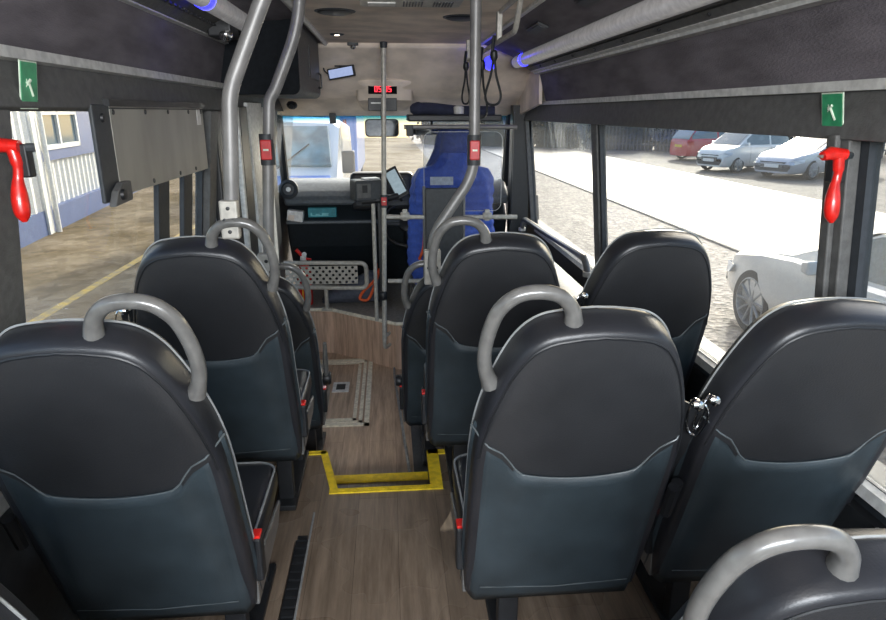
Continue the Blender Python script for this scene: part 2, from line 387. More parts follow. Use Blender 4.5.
# ------------------------------------------------------------------ side walls, windows
def wall_right_piece(mb, y0, y1, z0, z1, t0=0.0, t1=0.09):
    P = [(XR(z0) + t0, y0, z0), (XR(z1) + t0, y0, z1), (XR(z1) + t1, y0, z1), (XR(z0) + t1, y0, z0)]
    mb.prism(P, (0, y1 - y0, 0))
ZS = 0.60; ZT = 1.408
b = MB()
wall_right_piece(b, YR, 5.3, ZL - 0.05, ZS)
wall_right_piece(b, YR, 6.3, ZT, 1.52)
wall_right_piece(b, 3.27, 3.40, ZS, ZT, 0.0, 0.03)
wall_right_piece(b, 1.375, 1.50, ZS, ZT, 0.0, 0.03)
wall_right_piece(b, -0.9, -0.2, ZS, ZT, 0.0)
wall_right_piece(b, 4.98, 5.25, ZS, ZT, 0.0, 0.03)
wall_right_piece(b, 5.2, 6.3, ZL-0.05, 0.80)
struct(b, 'wall_right', 'pillar', smooth=0)
b = MB()                                    # pillar covers with raised spine
wall_right_piece(b, 1.40, 1.48, ZS, 1.40, -0.03, 0.0)
wall_right_piece(b, 1.425, 1.455, ZS, 1.40, -0.045, -0.03)
wall_right_piece(b, 4.96, 5.12, ZS, 1.45, -0.03, 0.0)
wall_right_piece(b, 3.29, 3.38, ZS, 1.45, -0.012, 0.0)
b.prism([(1.02, YR, 1.39), (1.04, YR, 1.50), (1.08, YR, 1.50), (1.08, YR, 1.39)], (0, 5.1 - YR, 0))
struct(b, 'trim_8', 'header', smooth=30, bevel=0.004)
def rwin(i, y0, y1, z0=ZS, z1=ZT):
    struct(MB().prism([(XR(z0)+0.015, y0, z0), (XR(z1)+0.015, y0, z1), (XR(z1)+0.020, y0, z1), (XR(z0)+0.020, y0, z0)], (0, y1-y0, 0)), 'window_%d' % i, 'glass', smooth=0)
rwin(1, 3.40, 4.98); rwin(2, 1.50, 3.27); rwin(3, -0.2, 1.385); rwin(4, 5.25, 6.2, 0.80)
# silver sill ledge
b = MB(); b.prism([(1.122, YR, 0.588), (1.145, YR, 0.602), (1.145, YR, 0.575), (1.13, YR, 0.555), (1.117, YR, 0.56)], (0, 4.9 - YR, 0))
struct(b, 'trim_9', 'trim', smooth=30)
# dark lower wall with oval fastener
struct(MB().prism([(1.115, YR, 0.52), (1.105, YR, 0.30), (1.13, YR, 0.0), (1.16, YR, 0.0), (1.16, YR, 0.52)], (0, 2.4 - YR, 0)), 'trim_10', 'black', smooth=0)

b = MB()                                    # left wall
def XLz(z): return XL - max(0, 1.455 - z) * 0.115
def lp(mb, y0, y1, z0, z1, t=0.08): mb.prism([(XLz(z0) - t, y0, z0), (XLz(z0), y0, z0), (XLz(z1), y0, z1), (XLz(z1) - t, y0, z1)], (0, y1 - y0, 0))
def lq(mb, a, c, y0, y1, z0, z1): mb.prism([(XLz(z0) + a, y0, z0), (XLz(z0) + c, y0, z0), (XLz(z1) + c, y0, z1), (XLz(z1) + a, y0, z1)], (0, y1 - y0, 0))
lp(b, YR, 3.12, ZL - 0.05, 0.66); lp(b, YR, 6.3, 1.455, 1.60)
lp(b, -0.9, 0.2, 0.66, 1.455); lp(b, 1.18, 1.495, 0.66, 1.455, 0.03)
lp(b, 2.98, 3.16, 0.66, 1.455, 0.03); lp(b, 4.62, 4.95, ZL - 0.05, 1.455); lp(b, 4.85, 6.3, ZL-0.05, 0.85)
struct(b, 'wall_left', 'pillar', smooth=0)
b = MB(); lq(b, -0.02, 0.02, 1.22, 1.46, 0.66, 1.455); lq(b, -0.02, 0.03, 3.0, 3.12, 0.66, 1.455)
b.prism([(-0.80, YR, 1.45), (-0.775, YR, 1.46), (-0.79, YR, 1.56), (-0.82, YR, 1.56)], (0, 3.3 - YR, 0))
struct(b, 'trim_11', 'header', smooth=0, bevel=0.004)
def lwin(i, y0, y1, z0=0.66, z1=1.455): 
    b = MB(); lq(b, -0.022, -0.017, y0, y1, z0, z1); struct(b, 'window_%d' % i, 'glass', smooth=0)
lwin(5, 0.2, 1.18); lwin(6, 1.495, 2.98); lwin(7, 4.85, 5.9, 0.85)
b = MB(); lq(b, -0.016, 0.004, 2.40, 2.52, 0.66, 1.3); lq(b, -0.016, 0.004, 2.70, 2.82, 0.66, 1.3); lq(b, -0.016, 0.004, 2.40, 2.98, 1.24, 1.30)
struct(b, 'trim_12', 'pillar', smooth=0, bevel=0.004)
struct(MB().box((-0.88, YR, 0.62), (-0.85, 2.85, 0.655)), 'trim_13', 'trim', smooth=0)

# ------------------------------------------------------------------ ceiling and its sides
ZC = 1.87; YC = 4.42
struct(MB().box((-0.37, YR, ZC), (0.60, YC, ZC + 0.04)), 'ceiling', 'beige', smooth=0)
struct(MB().box((-0.95, YR, 1.95), (1.15, 6.3, 1.99)).box((-0.95, YR, 1.55), (-0.88, 6.3, 1.99)).box((1.09, YR, 1.5), (1.15, 6.3, 1.99)), 'ceiling_roof_skin', 'white', smooth=0)
# right cove: pelmet fabric, ledge, tracks
def ext(P, y0, y1): return MB().prism([(x, y0, z) for x, z in P], (0, y1 - y0, 0))
struct(ext([(1.035, 1.515), (0.985, 1.69), (1.0, 1.695), (1.09, 1.515)], YR, 4.35), 'trim_14', 'fabric', smooth=0)
struct(ext([(1.02, 1.495), (1.017, 1.517), (1.09, 1.52), (1.09, 1.495)], YR, 5.0), 'trim_15', 'trim', smooth=0)
struct(ext([(0.948, 1.683), (0.945, 1.693), (0.925, 1.70), (0.925, 1.706), (0.99, 1.706), (0.99, 1.683)], YR, 4.35), 'trim_16', 'trim', smooth=0)
b = ext([(0.925, 1.703), (0.90, 1.722), (0.91, 1.73), (0.99, 1.73), (0.99, 1.703)], YR, 4.35)
b.add(*(lambda m: (m.v, m.f))(ext([(0.89, 1.728), (0.86, 1.745), (0.87, 1.76), (0.99, 1.76), (0.99, 1.728)], YR, 4.35)))
struct(b, 'trim_17', 'header', smooth=0)
b = MB()
for k in range(13): b.lathe([(0.006, 0), (0.006, 0.006), (0, 0.007)], (0.909, -0.2 + 0.35*k, 1.714), axis=(-0.6, 0, -0.8), seg=8)
struct(b, 'trim_18', 'black')
struct(ext([(0.80, 1.79), (0.60, ZC), (0.60, ZC + 0.03), (0.95, ZC + 0.03), (0.95, 1.76), (0.85, 1.76)], YR, 4.35), 'trim_19', 'fabric', smooth=0)
# left cove
struct(ext([(-0.79, 1.58), (-0.752, 1.755), (-0.77, 1.77), (-0.84, 1.58)], YR, 3.4), 'trim_20', 'fabric', smooth=0)
struct(ext([(-0.785, 1.553), (-0.768, 1.557), (-0.770, 1.58), (-0.83, 1.585), (-0.83, 1.553)], YR, 3.4), 'trim_21', 'trim', smooth=0)
struct(ext([(-0.752, 1.752), (-0.735, 1.755), (-0.735, 1.762), (-0.80, 1.77), (-0.80, 1.752)], YR, 3.35), 'trim_22', 'trim', smooth=0)
b = ext([(-0.735, 1.76), (-0.70, 1.785), (-0.71, 1.80), (-0.80, 1.80), (-0.80, 1.76)], YR, 3.35)
b.add(*(lambda m: (m.v, m.f))(ext([(-0.70, 1.79), (-0.655, 1.815), (-0.66, 1.84), (-0.8, 1.84), (-0.8, 1.79)], YR, 3.35)))
struct(b, 'trim_23', 'header', smooth=0)
b = MB()
for k in range(60): b.box((-0.70, 0.4 + 0.05*k, 1.783), (-0.685, 0.425 + 0.05*k, 1.79))
struct(b, 'trim_24', 'black', smooth=0)
struct(ext([(-0.60, 1.85), (-0.40, ZC), (-0.40, ZC + 0.03), (-0.8, ZC + 0.03), (-0.8, 1.84), (-0.66, 1.84)], YR, 4.42), 'trim_25', 'fabric', smooth=0)
struct(MB().tube([(-0.385, YR, ZC - 0.002), (-0.385, YC, ZC - 0.002)], 0.017, 10), 'trim_26', 'trim')
struct(MB().box((0.59, YR, ZC - 0.012), (0.612, 4.35, ZC + 0.01)), 'trim_27', 'trim', smooth=0)

def light_tube(x, z, y1, lab):
    t = thing('ceiling_light_tube', lab, 'light', (x, 1.0, z), group=None)
    MB().cyl((0, YR - 1.0, 0), (0, y1 - 1.0, 0), 0.037, 20).build('diffuser', 'diffuser', t)
    MB().box((-0.02 , YR - 1.0, 0.02), (0.02, y1 - 1.0, 0.05)).build('housing', 'header', t, smooth=0)
    MB().lathe([(0.039, -0.012), (0.039, 0.012)], (0, y1 - 1.0, 0), axis=(0, 1, 0)).build('end_cap', 'dgrey', t)
light_tube(0.825, 1.752, 4.3, 'long round grey light tube running above the right-hand windows')
light_tube(-0.615, 1.822, 3.25, 'round grey light tube running above the left-hand windows')
def blue_led(x, y, z, r, lab, ax):
    t = thing('blue_night_light', lab, 'light', (x, y, z), group='blue night lights along the ceiling edges')
    MB().lathe([(r*0.95, -0.03), (r, -0.025), (r, 0.025), (r*0.95, 0.03)], (0, 0, 0), axis=ax, seg=20).build('lens', 'ledblue', t)
    MB().lathe([(r*1.02, 0.025), (r*1.02, 0.04), (r*0.8, 0.042)], (0, 0, 0), axis=ax, seg=20).build('cap', 'diffuser', t)
p = at(217, 3, Y=2.2); blue_led(-0.615, 2.44, 1.822, 0.0385, 'glowing blue night light on the left light tube, top of the picture', (0, 1, 0))
blue_led(0.825, 4.05, 1.752, 0.0385, 'glowing blue night light on the right light tube, nearer of the two', (0, 1, 0))
blue_led(0.66, 4.36, 1.75, 0.036, 'glowing blue night light beside the hanging straps, at the far end', (0.25, 1, -0.3))

# small slots in the fabric on the right ceiling side
def slot(px, py, lab):
    P = at(px, py, X=0.72); P = Vector((0.70, P.y, 1.822))
    d = Vector((0.2, 0, -0.08)).normalized()
    t = thing('ceiling_slot_catch', lab, 'catch', P, group='narrow dark catches in the fabric above the right light tube')
    MB().box((-0.028, -0.13, -0.006), (0.028, 0.13, 0.006), Matrix.Rotation(R(22), 4, 'Y')).build('frame', 'black', t, smooth=0, bevel=0.003)
    MB().box((-0.018, -0.12, -0.009), (0.010, 0.12, -0.003), Matrix.Rotation(R(22), 4, 'Y')).build('flap', 'dgrey', t, smooth=0)
slot(597, 10, 'narrow dark catch in the ceiling side fabric, nearer of the two')
slot(541, 30, 'narrow dark catch in the ceiling side fabric, farther of the two')

# ------------------------------------------------------------------ front headlining
YW = 5.32; ZWT = 1.44
b = MB()
sec = [(YC, ZC), (YC + 0.03, ZC - 0.015), (4.80, 1.66), (4.83, 1.625), (5.10, 1.54), (YW, ZWT), (YW + 0.03, ZWT + 0.02)]
cols = [-0.88, -0.6, -0.2, 0.05, 0.5, 0.8, 1.02]
rows = [[Vector((x, y, z)) for x in cols] for y, z in sec]
b.rows(rows, ring=False)
f = struct(b, 'ceiling_front', 'beige', smooth=50)
m = f.modifiers.new('s', 'SOLIDIFY'); m.thickness = 0.02; m.offset = 1
b = MB(); b.prism([(-0.88, YC, ZC), (-0.88, YW, ZWT), (-0.88, YW, 1.95), (-0.88, YC, 1.95)], (0.02, 0, 0)); b.prism([(0.99, YC, ZC + 0.05), (0.99, 4.35, 1.50), (0.99, YW, 1.40), (0.99, YW, 1.95)], (0.02, 0, 0))
struct(b, 'trim_28', 'beige', smooth=0)
struct(MB().tube([(-0.86, 4.815, 1.645), (1.0, 4.815, 1.645)], 0.004, 6), 'trim_29', 'header')
struct(MB().box((-0.4, YC - 0.004, ZC - 0.012), (0.6, YC + 0.01, ZC + 0.01)), 'trim_30', 'beige', smooth=0)
# moulded console bulging down in the middle, with clock and radio slot
t = thing('overhead_console', 'beige moulded overhead console above the windscreen, holding a red digital clock', 'console', (-0.02, 4.9, 1.55))
b = MB()
P = []
for (y, z, hw) in ((-0.17, 0.105, 0.20), (-0.10, 0.065, 0.20), (-0.09, -0.02, 0.20), (0.10, -0.075, 0.17), (0.42, -0.10, 0.16), (0.42, 0.1, 0.16)):
    P.append([Vector((x*hw, y + (abs(x)**4)*0.05, z)) for x in (-1, -0.9, -0.5, 0, 0.5, 0.9, 1)])
b.rows(P, ring=False); o = b.build('shell', 'beige', t, smooth=60); mm = o.modifiers.new('s', 'SOLIDIFY'); mm.thickness = 0.015
fy = -0.104
def on(px, py): q = at(px, py, Y=4.9 + fy); return (q.x + 0.02, q.z - 1.55)
a0 = on(368, 84); a1 = on(397, 94)
disp = MB().box((a0[0], fy - 0.008, a1[1]), (a1[0], fy + 0.03, a0[1])).build('clock_display', mat('matt_black_display', (0.008, 0.008, 0.009), 0.8, spec=0.05), t, smooth=0, bevel=0.002)
SEG = {'0': 'abcdef', '5': 'afgcd'}
def digits(mb, txt, x, z, w, h, y, th):
    for ch in txt:
        if ch == ' ': x += w * 0.6; continue
        if ch == ':':
            for zz in (0.3, 0.7): mb.box((x + w*0.1, y - 0.001, z + h*zz - th/2), (x + w*0.1 + th, y, z + h*zz + th/2))
            x += w*0.55; continue
        for s_ in SEG[ch]:
            r = {'a': (0, h-th, w, h), 'd': (0, 0, w, th), 'g': (0, h/2-th/2, w, h/2+th/2), 'f': (0, h/2, th, h), 'e': (0, 0, th, h/2), 'b': (w-th, h/2, w, h), 'c': (w-th, 0, w, h/2)}[s_]
            mb.box((x + r[0], y - 0.001, z + r[1]), (x + r[2], y, z + r[3]))
        x += w * 1.3
    return mb
q0 = on(374.5, 92); q1 = on(391.5, 86)
W = (q1[0] - q0[0])
digits(MB(), '05:05', q0[0], q0[1], W / 5.5, q1[1] - q0[1], fy - 0.0085, 0.006).build('clock_digits', 'ledred', disp, smooth=0)
a0 = on(368, 98); a1 = on(397, 111)
rs = MB().box((a0[0], fy - 0.006, a1[1]), (a1[0], fy + 0.05, a0[1])).build('radio_slot', 'black', t, smooth=0, bevel=0.003)
MB().box((a0[0] + 0.02, fy - 0.01, a1[1] + 0.05), (a0[0] + 0.09, fy - 0.005, a1[1] + 0.058)).build('slot_lip', 'trim', rs, smooth=0)

# windscreen, frames
ZWB = 0.86; YWB = 5.52
P = [(-0.86, YW, ZWT), (0.98, YW, ZWT), (1.0, YWB, ZWB), (-0.88, YWB, ZWB)]
struct(MB().prism(P, (0, 0.006, 0.006)), 'window_8', 'wsglass', smooth=0)
b = MB(); b.tube([(-0.86, YW, ZWT + 0.03), (-0.87, YWB, ZWB)], 0.035, 8); b.tube([(0.99, YW, ZWT + 0.03), (1.0, YWB, ZWB)], 0.045, 8)
b.tube([(-0.86, YW + .02, ZWT + 0.02), (0.99, YW + .02, ZWT + 0.02)], 0.012, 8)
struct(b, 'trim_31', 'black')
b = MB(); b.box((0.94, 4.98, 0.0), (1.08, 5.10, 1.5)); b.box((0.93, 4.88, 0.62), (0.945, 4.9, 1.45))
struct(b, 'trim_32', 'black', smooth=0)
struct(MB().box((-0.88, 5.96, -0.1), (1.04, 6.0, 0.86)), 'wall_front', 'dashdk', smooth=0)

# ------------------------------------------------------------------ entrance door (left side)
t = thing('entrance_door', 'tall folding entrance door with silver uprights and dark rubber edges, left side', 'door', (XL, 3.2, ZL))
b = MB()
def bar(mb, x0, y0, y1, z0, z1, w=0.045): mb.box((x0 - w, y0 - 3.2, z0 - ZL), (x0, y1 - 3.2, z1 - ZL))
bar(b, 0.01, 3.14, 3.49, ZL, 1.5); b.build('rubber_edge', 'black', t, smooth=0, bevel=0.01)
b = MB(); bar(b, 0.02, 3.57, 3.60, ZL, 1.48, 0.03); b.build('slim_upright', 'trim', t, smooth=0, bevel=0.008)
b = MB(); bar(b, 0.02, 3.60, 3.80, ZL, 1.48, 0.05); b.build('seal', 'black', t, smooth=0, bevel=0.008)
b = MB(); b.rows([[Vector((xx, 0.62 + 0.05*math.sin(PI*k/14) + yy, 1.85 - 1.85*k/14)) for xx, yy in ((-0.02, 0), (0.02, 0), (0.028, 0.03), (0.028, 0.36), (0.02, 0.40), (-0.02, 0.40))] for k in range(15)]); b.build('curved_upright', 'trim', t)
b = MB(); bar(b, 0.025, 4.30, 4.42, ZL, 1.48, 0.03); b.build('leaf_frame', 'trim', t, smooth=0, bevel=0.01)
b = MB(); bar(b, 0.02, 4.43, 4.62, ZL, 1.48, 0.04); b.build('rear_seal', 'black', t, smooth=0, bevel=0.01)
b = MB(); bar(b, -0.02, 3.3, 4.5, ZL, ZL + 0.4); b.build('kick_panel', 'dgrey', t, smooth=0)
MB().box((-0.03, 0.1, 0.4), (-0.025, 1.25, 1.83)).build('pane', 'glass', t, smooth=0)

# dark equipment box over the door
t = thing('overhead_equipment_box', 'large charcoal box with rounded corners hanging over the entrance door', 'box', (-0.62, 3.3, 1.53))
q = rrect(-0.17, 0.20, 0.0, 0.36, 0.035)
MB().prism([(x, 0, z) for x, z in q], (0, 0.02, 0)).build('end_face', mat('matt_black_cover', (0.012, 0.014, 0.017), 0.8, spec=0.1), t, smooth=0, bevel=0.004)
MB().prism([(x, 0.02, z) for x, z in q], (0, 0.98, 0)).build('casing', 'header', t, smooth=30)
b = MB(); b.box((0.195, 0.45, 0.10), (0.207, 0.9, 0.26)); b.build('recess', 'black', t, smooth=0, bevel=0.003)
MB().tube(fillet([(0.205, 0.84, 0.06), (0.225, 0.84, 0.06), (0.225, 0.84, 0.14), (0.205, 0.84, 0.14)], 0.01), 0.006, 8).build('latch', 'chrome', t)

# ------------------------------------------------------------------ ceiling fittings
def ceil_speaker(px, py, lab):
    P = at(px, py, Z=ZC)
    t = thing('ceiling_speaker', lab, 'speaker', (P.x, P.y, ZC), group='black oval ceiling speakers')
    MB().lathe([(0.0, -0.012), (0.06, -0.012), (0.075, -0.008), (0.08, 0.0)], (0, 0, 0)).build('grille', 'black', t)
    MB().lathe([(0.078, -0.004), (0.088, -0.003), (0.09, 0.0)], (0, 0, 0), seg=28).build('rim', 'dgrey', t)
ceil_speaker(335, 11, 'black oval speaker in the beige ceiling, left of centre')
ceil_speaker(462, 17, 'black oval speaker in the beige ceiling, behind the right-hand pole')
P = at(337, 34, Z=ZC)
t = thing('ceiling_downlight', 'small round lit spotlight in the beige ceiling', 'light', (P.x, P.y, ZC))
MB().lathe([(0.0, -0.003), (0.012, -0.003), (0.014, 0)], (0, 0, -0.005)).build('bulb', 'lamp', t)
MB().lathe([(0.014, -0.002), (0.034, -0.006), (0.042, 0.0)], (0, 0, 0)).build('bezel', 'dgrey', t)
P = at(353, 46, Y=4.42)
t = thing('ceiling_camera', 'small black box camera at the edge of the beige ceiling, left of the central pole', 'camera', (P.x, 4.42, P.z + 0.03))
MB().box((-0.035, -0.03, -0.03), (0.035, 0.02, 0.025)).build('housing', 'black', t, smooth=0, bevel=0.005)
MB().lathe([(0.02, 0), (0.018, -0.012), (0.01, -0.02), (0, -0.021)], (0, -0.01, -0.03)).build('dome', 'chrome', t)
t = thing('ceiling_vent', 'pale ceiling vent panel with slotted grilles at the top of the picture', 'vent', (0.10, 2.78, ZC - 0.002))
MB().prism([(x, y, 0) for x, y in rrect(-0.2, 0.2, -0.2, 0.09, 0.03)], (0, 0, -0.008)).build('plate', 'rail', t, smooth=0)
for gx in (0.0, 0.12):
    b = MB()
    for k in range(7): b.box((gx + 0.012*k - 0.03, -0.05, -0.011), (gx + 0.012*k - 0.025, 0.06, -0.008), Matrix.Rotation(R(0), 4, 'Z'))
    b.build('grille', 'black', t, smooth=0)
b = MB(); b.box((-0.17, -0.03, -0.013), (-0.06, 0.05, -0.008)); b.build('switch_panel', 'white', t, smooth=0, bevel=0.003)

# cctv on left cove
P = Vector((-0.69, 2.95, 1.775))
t = thing('wall_camera', 'black box camera with a clear dome on the left ceiling edge', 'camera', P)
MB().box((-0.035, -0.06, -0.03), (0.06, 0.09, 0.04)).build('housing', 'black', t, smooth=0, bevel=0.008)
MB().lathe([(0.028, 0), (0.027, -0.012), (0.018, -0.024), (0, -0.03)], (0.035, -0.045, -0.02), axis=(-0.2, 0.45, 1)).build('dome', 'chrome', t)
# small corner camera above windscreen
P = at(292, 105, Y=5.0)
t = thing('corner_camera', 'small black camera in the corner above the left end of the windscreen', 'camera', P)
MB().lathe([(0.0, -0.03), (0.02, -0.028), (0.035, -0.015), (0.04, 0), (0.03, 0.02), (0, 0.03)], (0, 0, 0), axis=(0.1, 0.2, 1)).build('body', 'black', t)
MB().lathe([(0.018, 0), (0.015, 0.015), (0, 0.018)], (0, -0.03, -0.01), axis=(0, -1, -0.4)).build('lens', 'dgrey', t)

# rear view monitor with cable
P = at(342, 73, Y=4.66); P.y = 4.60
t = thing('rear_view_monitor', 'small tilted mirror monitor with a bluish lit screen, on the headlining', 'monitor', P)
t.scale = (0.9, 0.9, 0.9); mm = Matrix.Rotation(R(-9), 4, 'Y') @ Matrix.Rotation(R(-18), 4, 'Z')
MB().box((-0.105, -0.012, -0.040), (0.105, 0.015, 0.040), mm).build('case', 'black', t, smooth=0, bevel=0.005)
MB().box((-0.094, -0.0145, -0.030), (0.094, -0.012, 0.030), mm).build('screen', 'screen', t, smooth=0)
MB().tube(spline([(-0.1, 0.0, -0.01), (-0.13, 0.03, 0.02), (-0.125, 0.05, 0.07), (-0.06, 0.06, 0.09), (0.02, 0.05, 0.075)]), 0.005, 8).build('cable', 'black', t)
b = MB(); b.box((-0.05, 0.0, 0.04), (0.06, 0.08, 0.06)); b.build('mount', 'black', t, smooth=0, bevel=0.006)

# interior mirrors
def mirror(px, py, hw, hh, Y, lab, name='interior_mirror', tilt=0):
    P = at(px, py, Y=Y)
    t = thing(name, lab, 'mirror', P)
    mm = Matrix.Rotation(R(tilt), 4, 'Y') @ Matrix.Rotation(R(9), 4, 'X')
    q = rrect(-hw, hw, -hh, hh, hh*0.45)
    MB().prism([mm @ Vector((x, 0, z)) for x, z in q], (0, 0.025, 0)).build('housing', 'dgrey', t, smooth=30)
    q = rrect(-hw+0.008, hw-0.008, -hh+0.008, hh-0.008, hh*0.4)
    MB().prism([mm @ Vector((x, -0.002, z)) for x, z in q], (0, 0.002, 0)).build('mirror_glass', 'mirror', t, smooth=0)
    MB().tube([(0, 0.02, hh*0.5), (0, 0.04, hh + 0.06)], 0.008, 8).build('stem', 'black', t)
mirror(382, 128, 0.125, 0.065, 4.95, 'wide rounded interior mirror hanging at the windscreen top, behind the central pole')
mirror(432, 130, 0.15, 0.035, 4.9, 'wide shallow interior mirror under the dark driver shelf')
P = at(333, 117, Y=5.3); P.y = 5.27
t = thing('windscreen_sensor', 'small dark sensor block at the top of the windscreen', 'sensor', P)
MB().box((-0.025, -0.02, -0.05), (0.025, 0.03, 0.03)).build('block', 'dgrey', t, smooth=0, bevel=0.006)

# driver's overhead shelf with rail
t = thing('driver_overhead_shelf', 'dark shelf over the driver with folded dark cloths on it, just above the windscreen', 'shelf', (0.53, 4.6, 1.40))
def rel(px, py, Y): q = at(px, py, Y=Y); return q - Vector((0.53, 4.6, 1.40))
A = rel(408, 117, 4.5); B = rel(502, 117, 4.5)
b = MB(); b.box((A.x, -0.1, A.z - 0.03), (B.x, 0.35, A.z + 0.015)); b.build('tray', 'black', t, smooth=0, bevel=0.01)
b = MB()
b.tube(spline([(A.x + 0.02, -0.02, A.z + 0.05), (A.x + 0.15, 0.0, A.z + 0.055), (A.x + 0.35, 0.0, A.z + 0.035), (A.x + 0.6, -0.02, A.z + 0.03)]), [0.02, 0.035, 0.04, 0.045, 0.045] + [0.04]*20, 10)
b.v = b.v; b.build('folded_cloth', mat('navy_cloth', (0.025, 0.03, 0.06), 0.85, bump=0.5, bscale=30), t)
q = rel(461, 108, 4.42)
t2 = thing('white_beaker', 'small white pot standing on the dark driver shelf', 'pot', Vector((0.53, 4.6, 1.40)) + Vector((q.x, -0.04, A.z + 0.019)))
MB().lathe([(0.02, 0.0), (0.034, 0.002), (0.036, 0.045), (0.03, 0.05), (0.0, 0.048)], (0, 0, 0)).build('pot', 'white', t2)
MB().lathe([(0.02, 0.048), (0.022, 0.056), (0.0, 0.058)], (0, 0, 0)).build('lid', 'rail', t2)

# ------------------------------------------------------------------ poles and rails
def stop_button(P, parent, r=0.03, h=0.12):
    """a bell push wrapped round a pole"""
    hs = MB().tube([P + Vector((0, 0, -h/2)), P + Vector((0, 0, h/2))], r, 14).build('button_housing', 'dgrey', parent)
    b = MB(); b.box((P.x - r*0.72, P.y - r*1.12, P.z - h*0.32), (P.x + r*0.72, P.y, P.z + h*0.32)); b.build('bell_push', 'redmat', hs, smooth=0, bevel=0.004)
    b = MB(); b.box((P.x - r*0.35, P.y - r*1.17, P.z - h*0.03), (P.x + r*0.35, P.y - r, P.z + h*0.03)); b.build('stop_bar', 'signwhite', hs, smooth=0)
def foot_bracket(P, parent, s=1.0):
    br = MB().box((P.x - 0.035*s, P.y - 0.03*s, P.z - 0.075*s), (P.x + 0.035*s, P.y + 0.01*s, P.z + 0.075*s)).build('foot_bracket', 'bracket', parent, smooth=0, bevel=0.006)
    for dx, dz in ((0, 0.045), (-0.016, 0), (0.016, 0), (0, -0.045)):
        MB().lathe([(0.0075*s, 0), (0.0075*s, 0.004), (0, 0.005)], (P.x + dx*s, P.y - 0.03*s, P.z + dz*s), axis=(0, -1, 0), seg=10).build('bolt', 'black', br)
def pole(name, lab, pts, r, r2, Y, m='pole'):
    W = [at(x, y, Y=Y) for x, y in pts]
    base = W[0].copy()
    t = thing(name, lab, 'pole', base)
    L = [p - base for p in W]
    path = fillet(L, 0.09, 8)
    MB().tube(path, r, 14).build('tube', m, t)
    rb = MB()
    return t, L
t, L = pole('grab_pole', 'thick grey grab pole bent above the second left seat, nearest to the camera', [(232, 222), (229.5, 100), (232, 84), (262, 0), (285, -60)], 0.0215, 0, 1.84)
foot_bracket(L[0] + Vector((0, -0.01, 0.01)), t, 0.72)
t, L = pole('grab_pole', 'grey grab pole with a red bell push, rising from the third left seat', [(269, 272), (268, 165), (269, 100), (275, 90), (297, 30), (301, -20)], 0.023, 0, 2.66)
foot_bracket(L[0] + Vector((0, -0.01, 0.01)), t)
stop_button(L[1] + Vector((0.002, 0, 0.06)), t, 0.029, 0.12)
t, L = pole('grab_pole', 'bent grey grab pole with a red bell push, rising from the third right seat', [(432, 268), (432, 236), (468, 183), (474, 165), (476, 0), (476, -30)], 0.022, 0, 2.66)
foot_bracket(L[0] + Vector((0, -0.01, 0.01)), t)
q = at(474, 150, Y=2.66) - at(432, 268, Y=2.66); stop_button(q, t, 0.028, 0.12)
t, L = pole('grab_pole', 'slim straight cream pole standing at the centre of the entrance step', [(384.5, 340), (384, 200), (383.5, 42)], 0.016, 0, 4.30, 'rail')
stop_button(at(384, 201, Y=4.30) - at(384.5, 340, Y=4.30), t, 0.025, 0.085)
MB().lathe([(0.024, 0), (0.022, -0.03), (0.017, -0.035)], L[-1]).build('ceiling_socket', 'dgrey', t)
b = MB(); b.tube(fillet([(0, 0, 0.02), (0, 0, -0.06), (0.02, 0.06, -0.07), (0.04, 0.10, -0.07)], 0.03), 0.013, 10); b.tube([(0, 0, 0.02), (0.04, 0.1, 0.02)], 0.012, 10); b.build('floor_bend', 'rail', t)
# locking clamp on the pole
q = at(384.5, 295, Y=4.30) - at(384.5, 340, Y=4.30)
MB().lathe([(0.026, -0.03), (0.03, -0.02), (0.03, 0.02), (0.022, 0.03)], q + Vector((-0.01, -0.01, 0))).build('clamp_knob', 'black', t)

# driver partition: rails, panel, screen
t = thing('driver_partition', 'dark driver partition panel in a metal frame with a clear screen and cream rails', 'partition', (0.36, 4.30, 0.0))
o3 = Vector((0.36, 4.30, 0.0))
def r3(px, py, Y=4.30): return at(px, py, Y=Y) - o3
MB().box((r3(425, 190).x, -0.02, 0.02), (r3(463, 190).x, 0.015, r3(440, 188).z)).build('panel', 'dgrey', t, smooth=0, bevel=0.008)
b = MB(); xa = r3(424, 190).x; xb = r3(464, 190).x; zt = r3(440, 186).z
b.tube([(xa, 0, 0.0), (xa, 0, zt)], 0.010, 8); b.tube([(xb, 0, 0.0), (xb, 0, zt)], 0.010, 8); b.build('frame', 'pole', t)
b = MB(); b.tube([r3(386, 217), r3(424, 217)], 0.015, 12); b.tube([r3(464, 217), r3(517, 217)], 0.015, 12); b.build('rail', 'rail', t)
for px in (405, 487):
    q = r3(px, 216); MB().lathe([(0.022, -0.03), (0.026, -0.025), (0.026, 0.025), (0.022, 0.03)], q, axis=(1, 0, 0)).build('clamp', 'rail', t)
    MB().box((q.x - 0.016, q.y - 0.016, q.z - 0.03), (q.x + 0.016, q.y + 0.016, q.z + 0.045)).build('screen_clip', 'rail', t, smooth=0, bevel=0.004)
b = MB(); b.tube([r3(397, 281), r3(412, 281), r3(424, 281)], 0.016, 12); b.tube([r3(388, 281), r3(424, 281)], 0.015, 12); b.build('lower_rail', 'rail', t)
q = rrect(r3(424, 150).x, r3(503, 150).x, r3(440, 212).z, r3(440, 132).z, 0.05)
MB().prism([(x, 0.03, z) for x, z in q], (0, 0.005, 0)).build('clear_screen', 'plexi', t, smooth=0)
b = MB(); b.tube([(x, 0.032, z) for x, z in q], 0.0018, 6, closed=True); b.build('screen_edge', 'trim', t)
b = MB(); b.tube([r3(404, 127), r3(517, 127)], 0.014, 10); b.build('top_rail', 'pole', t)
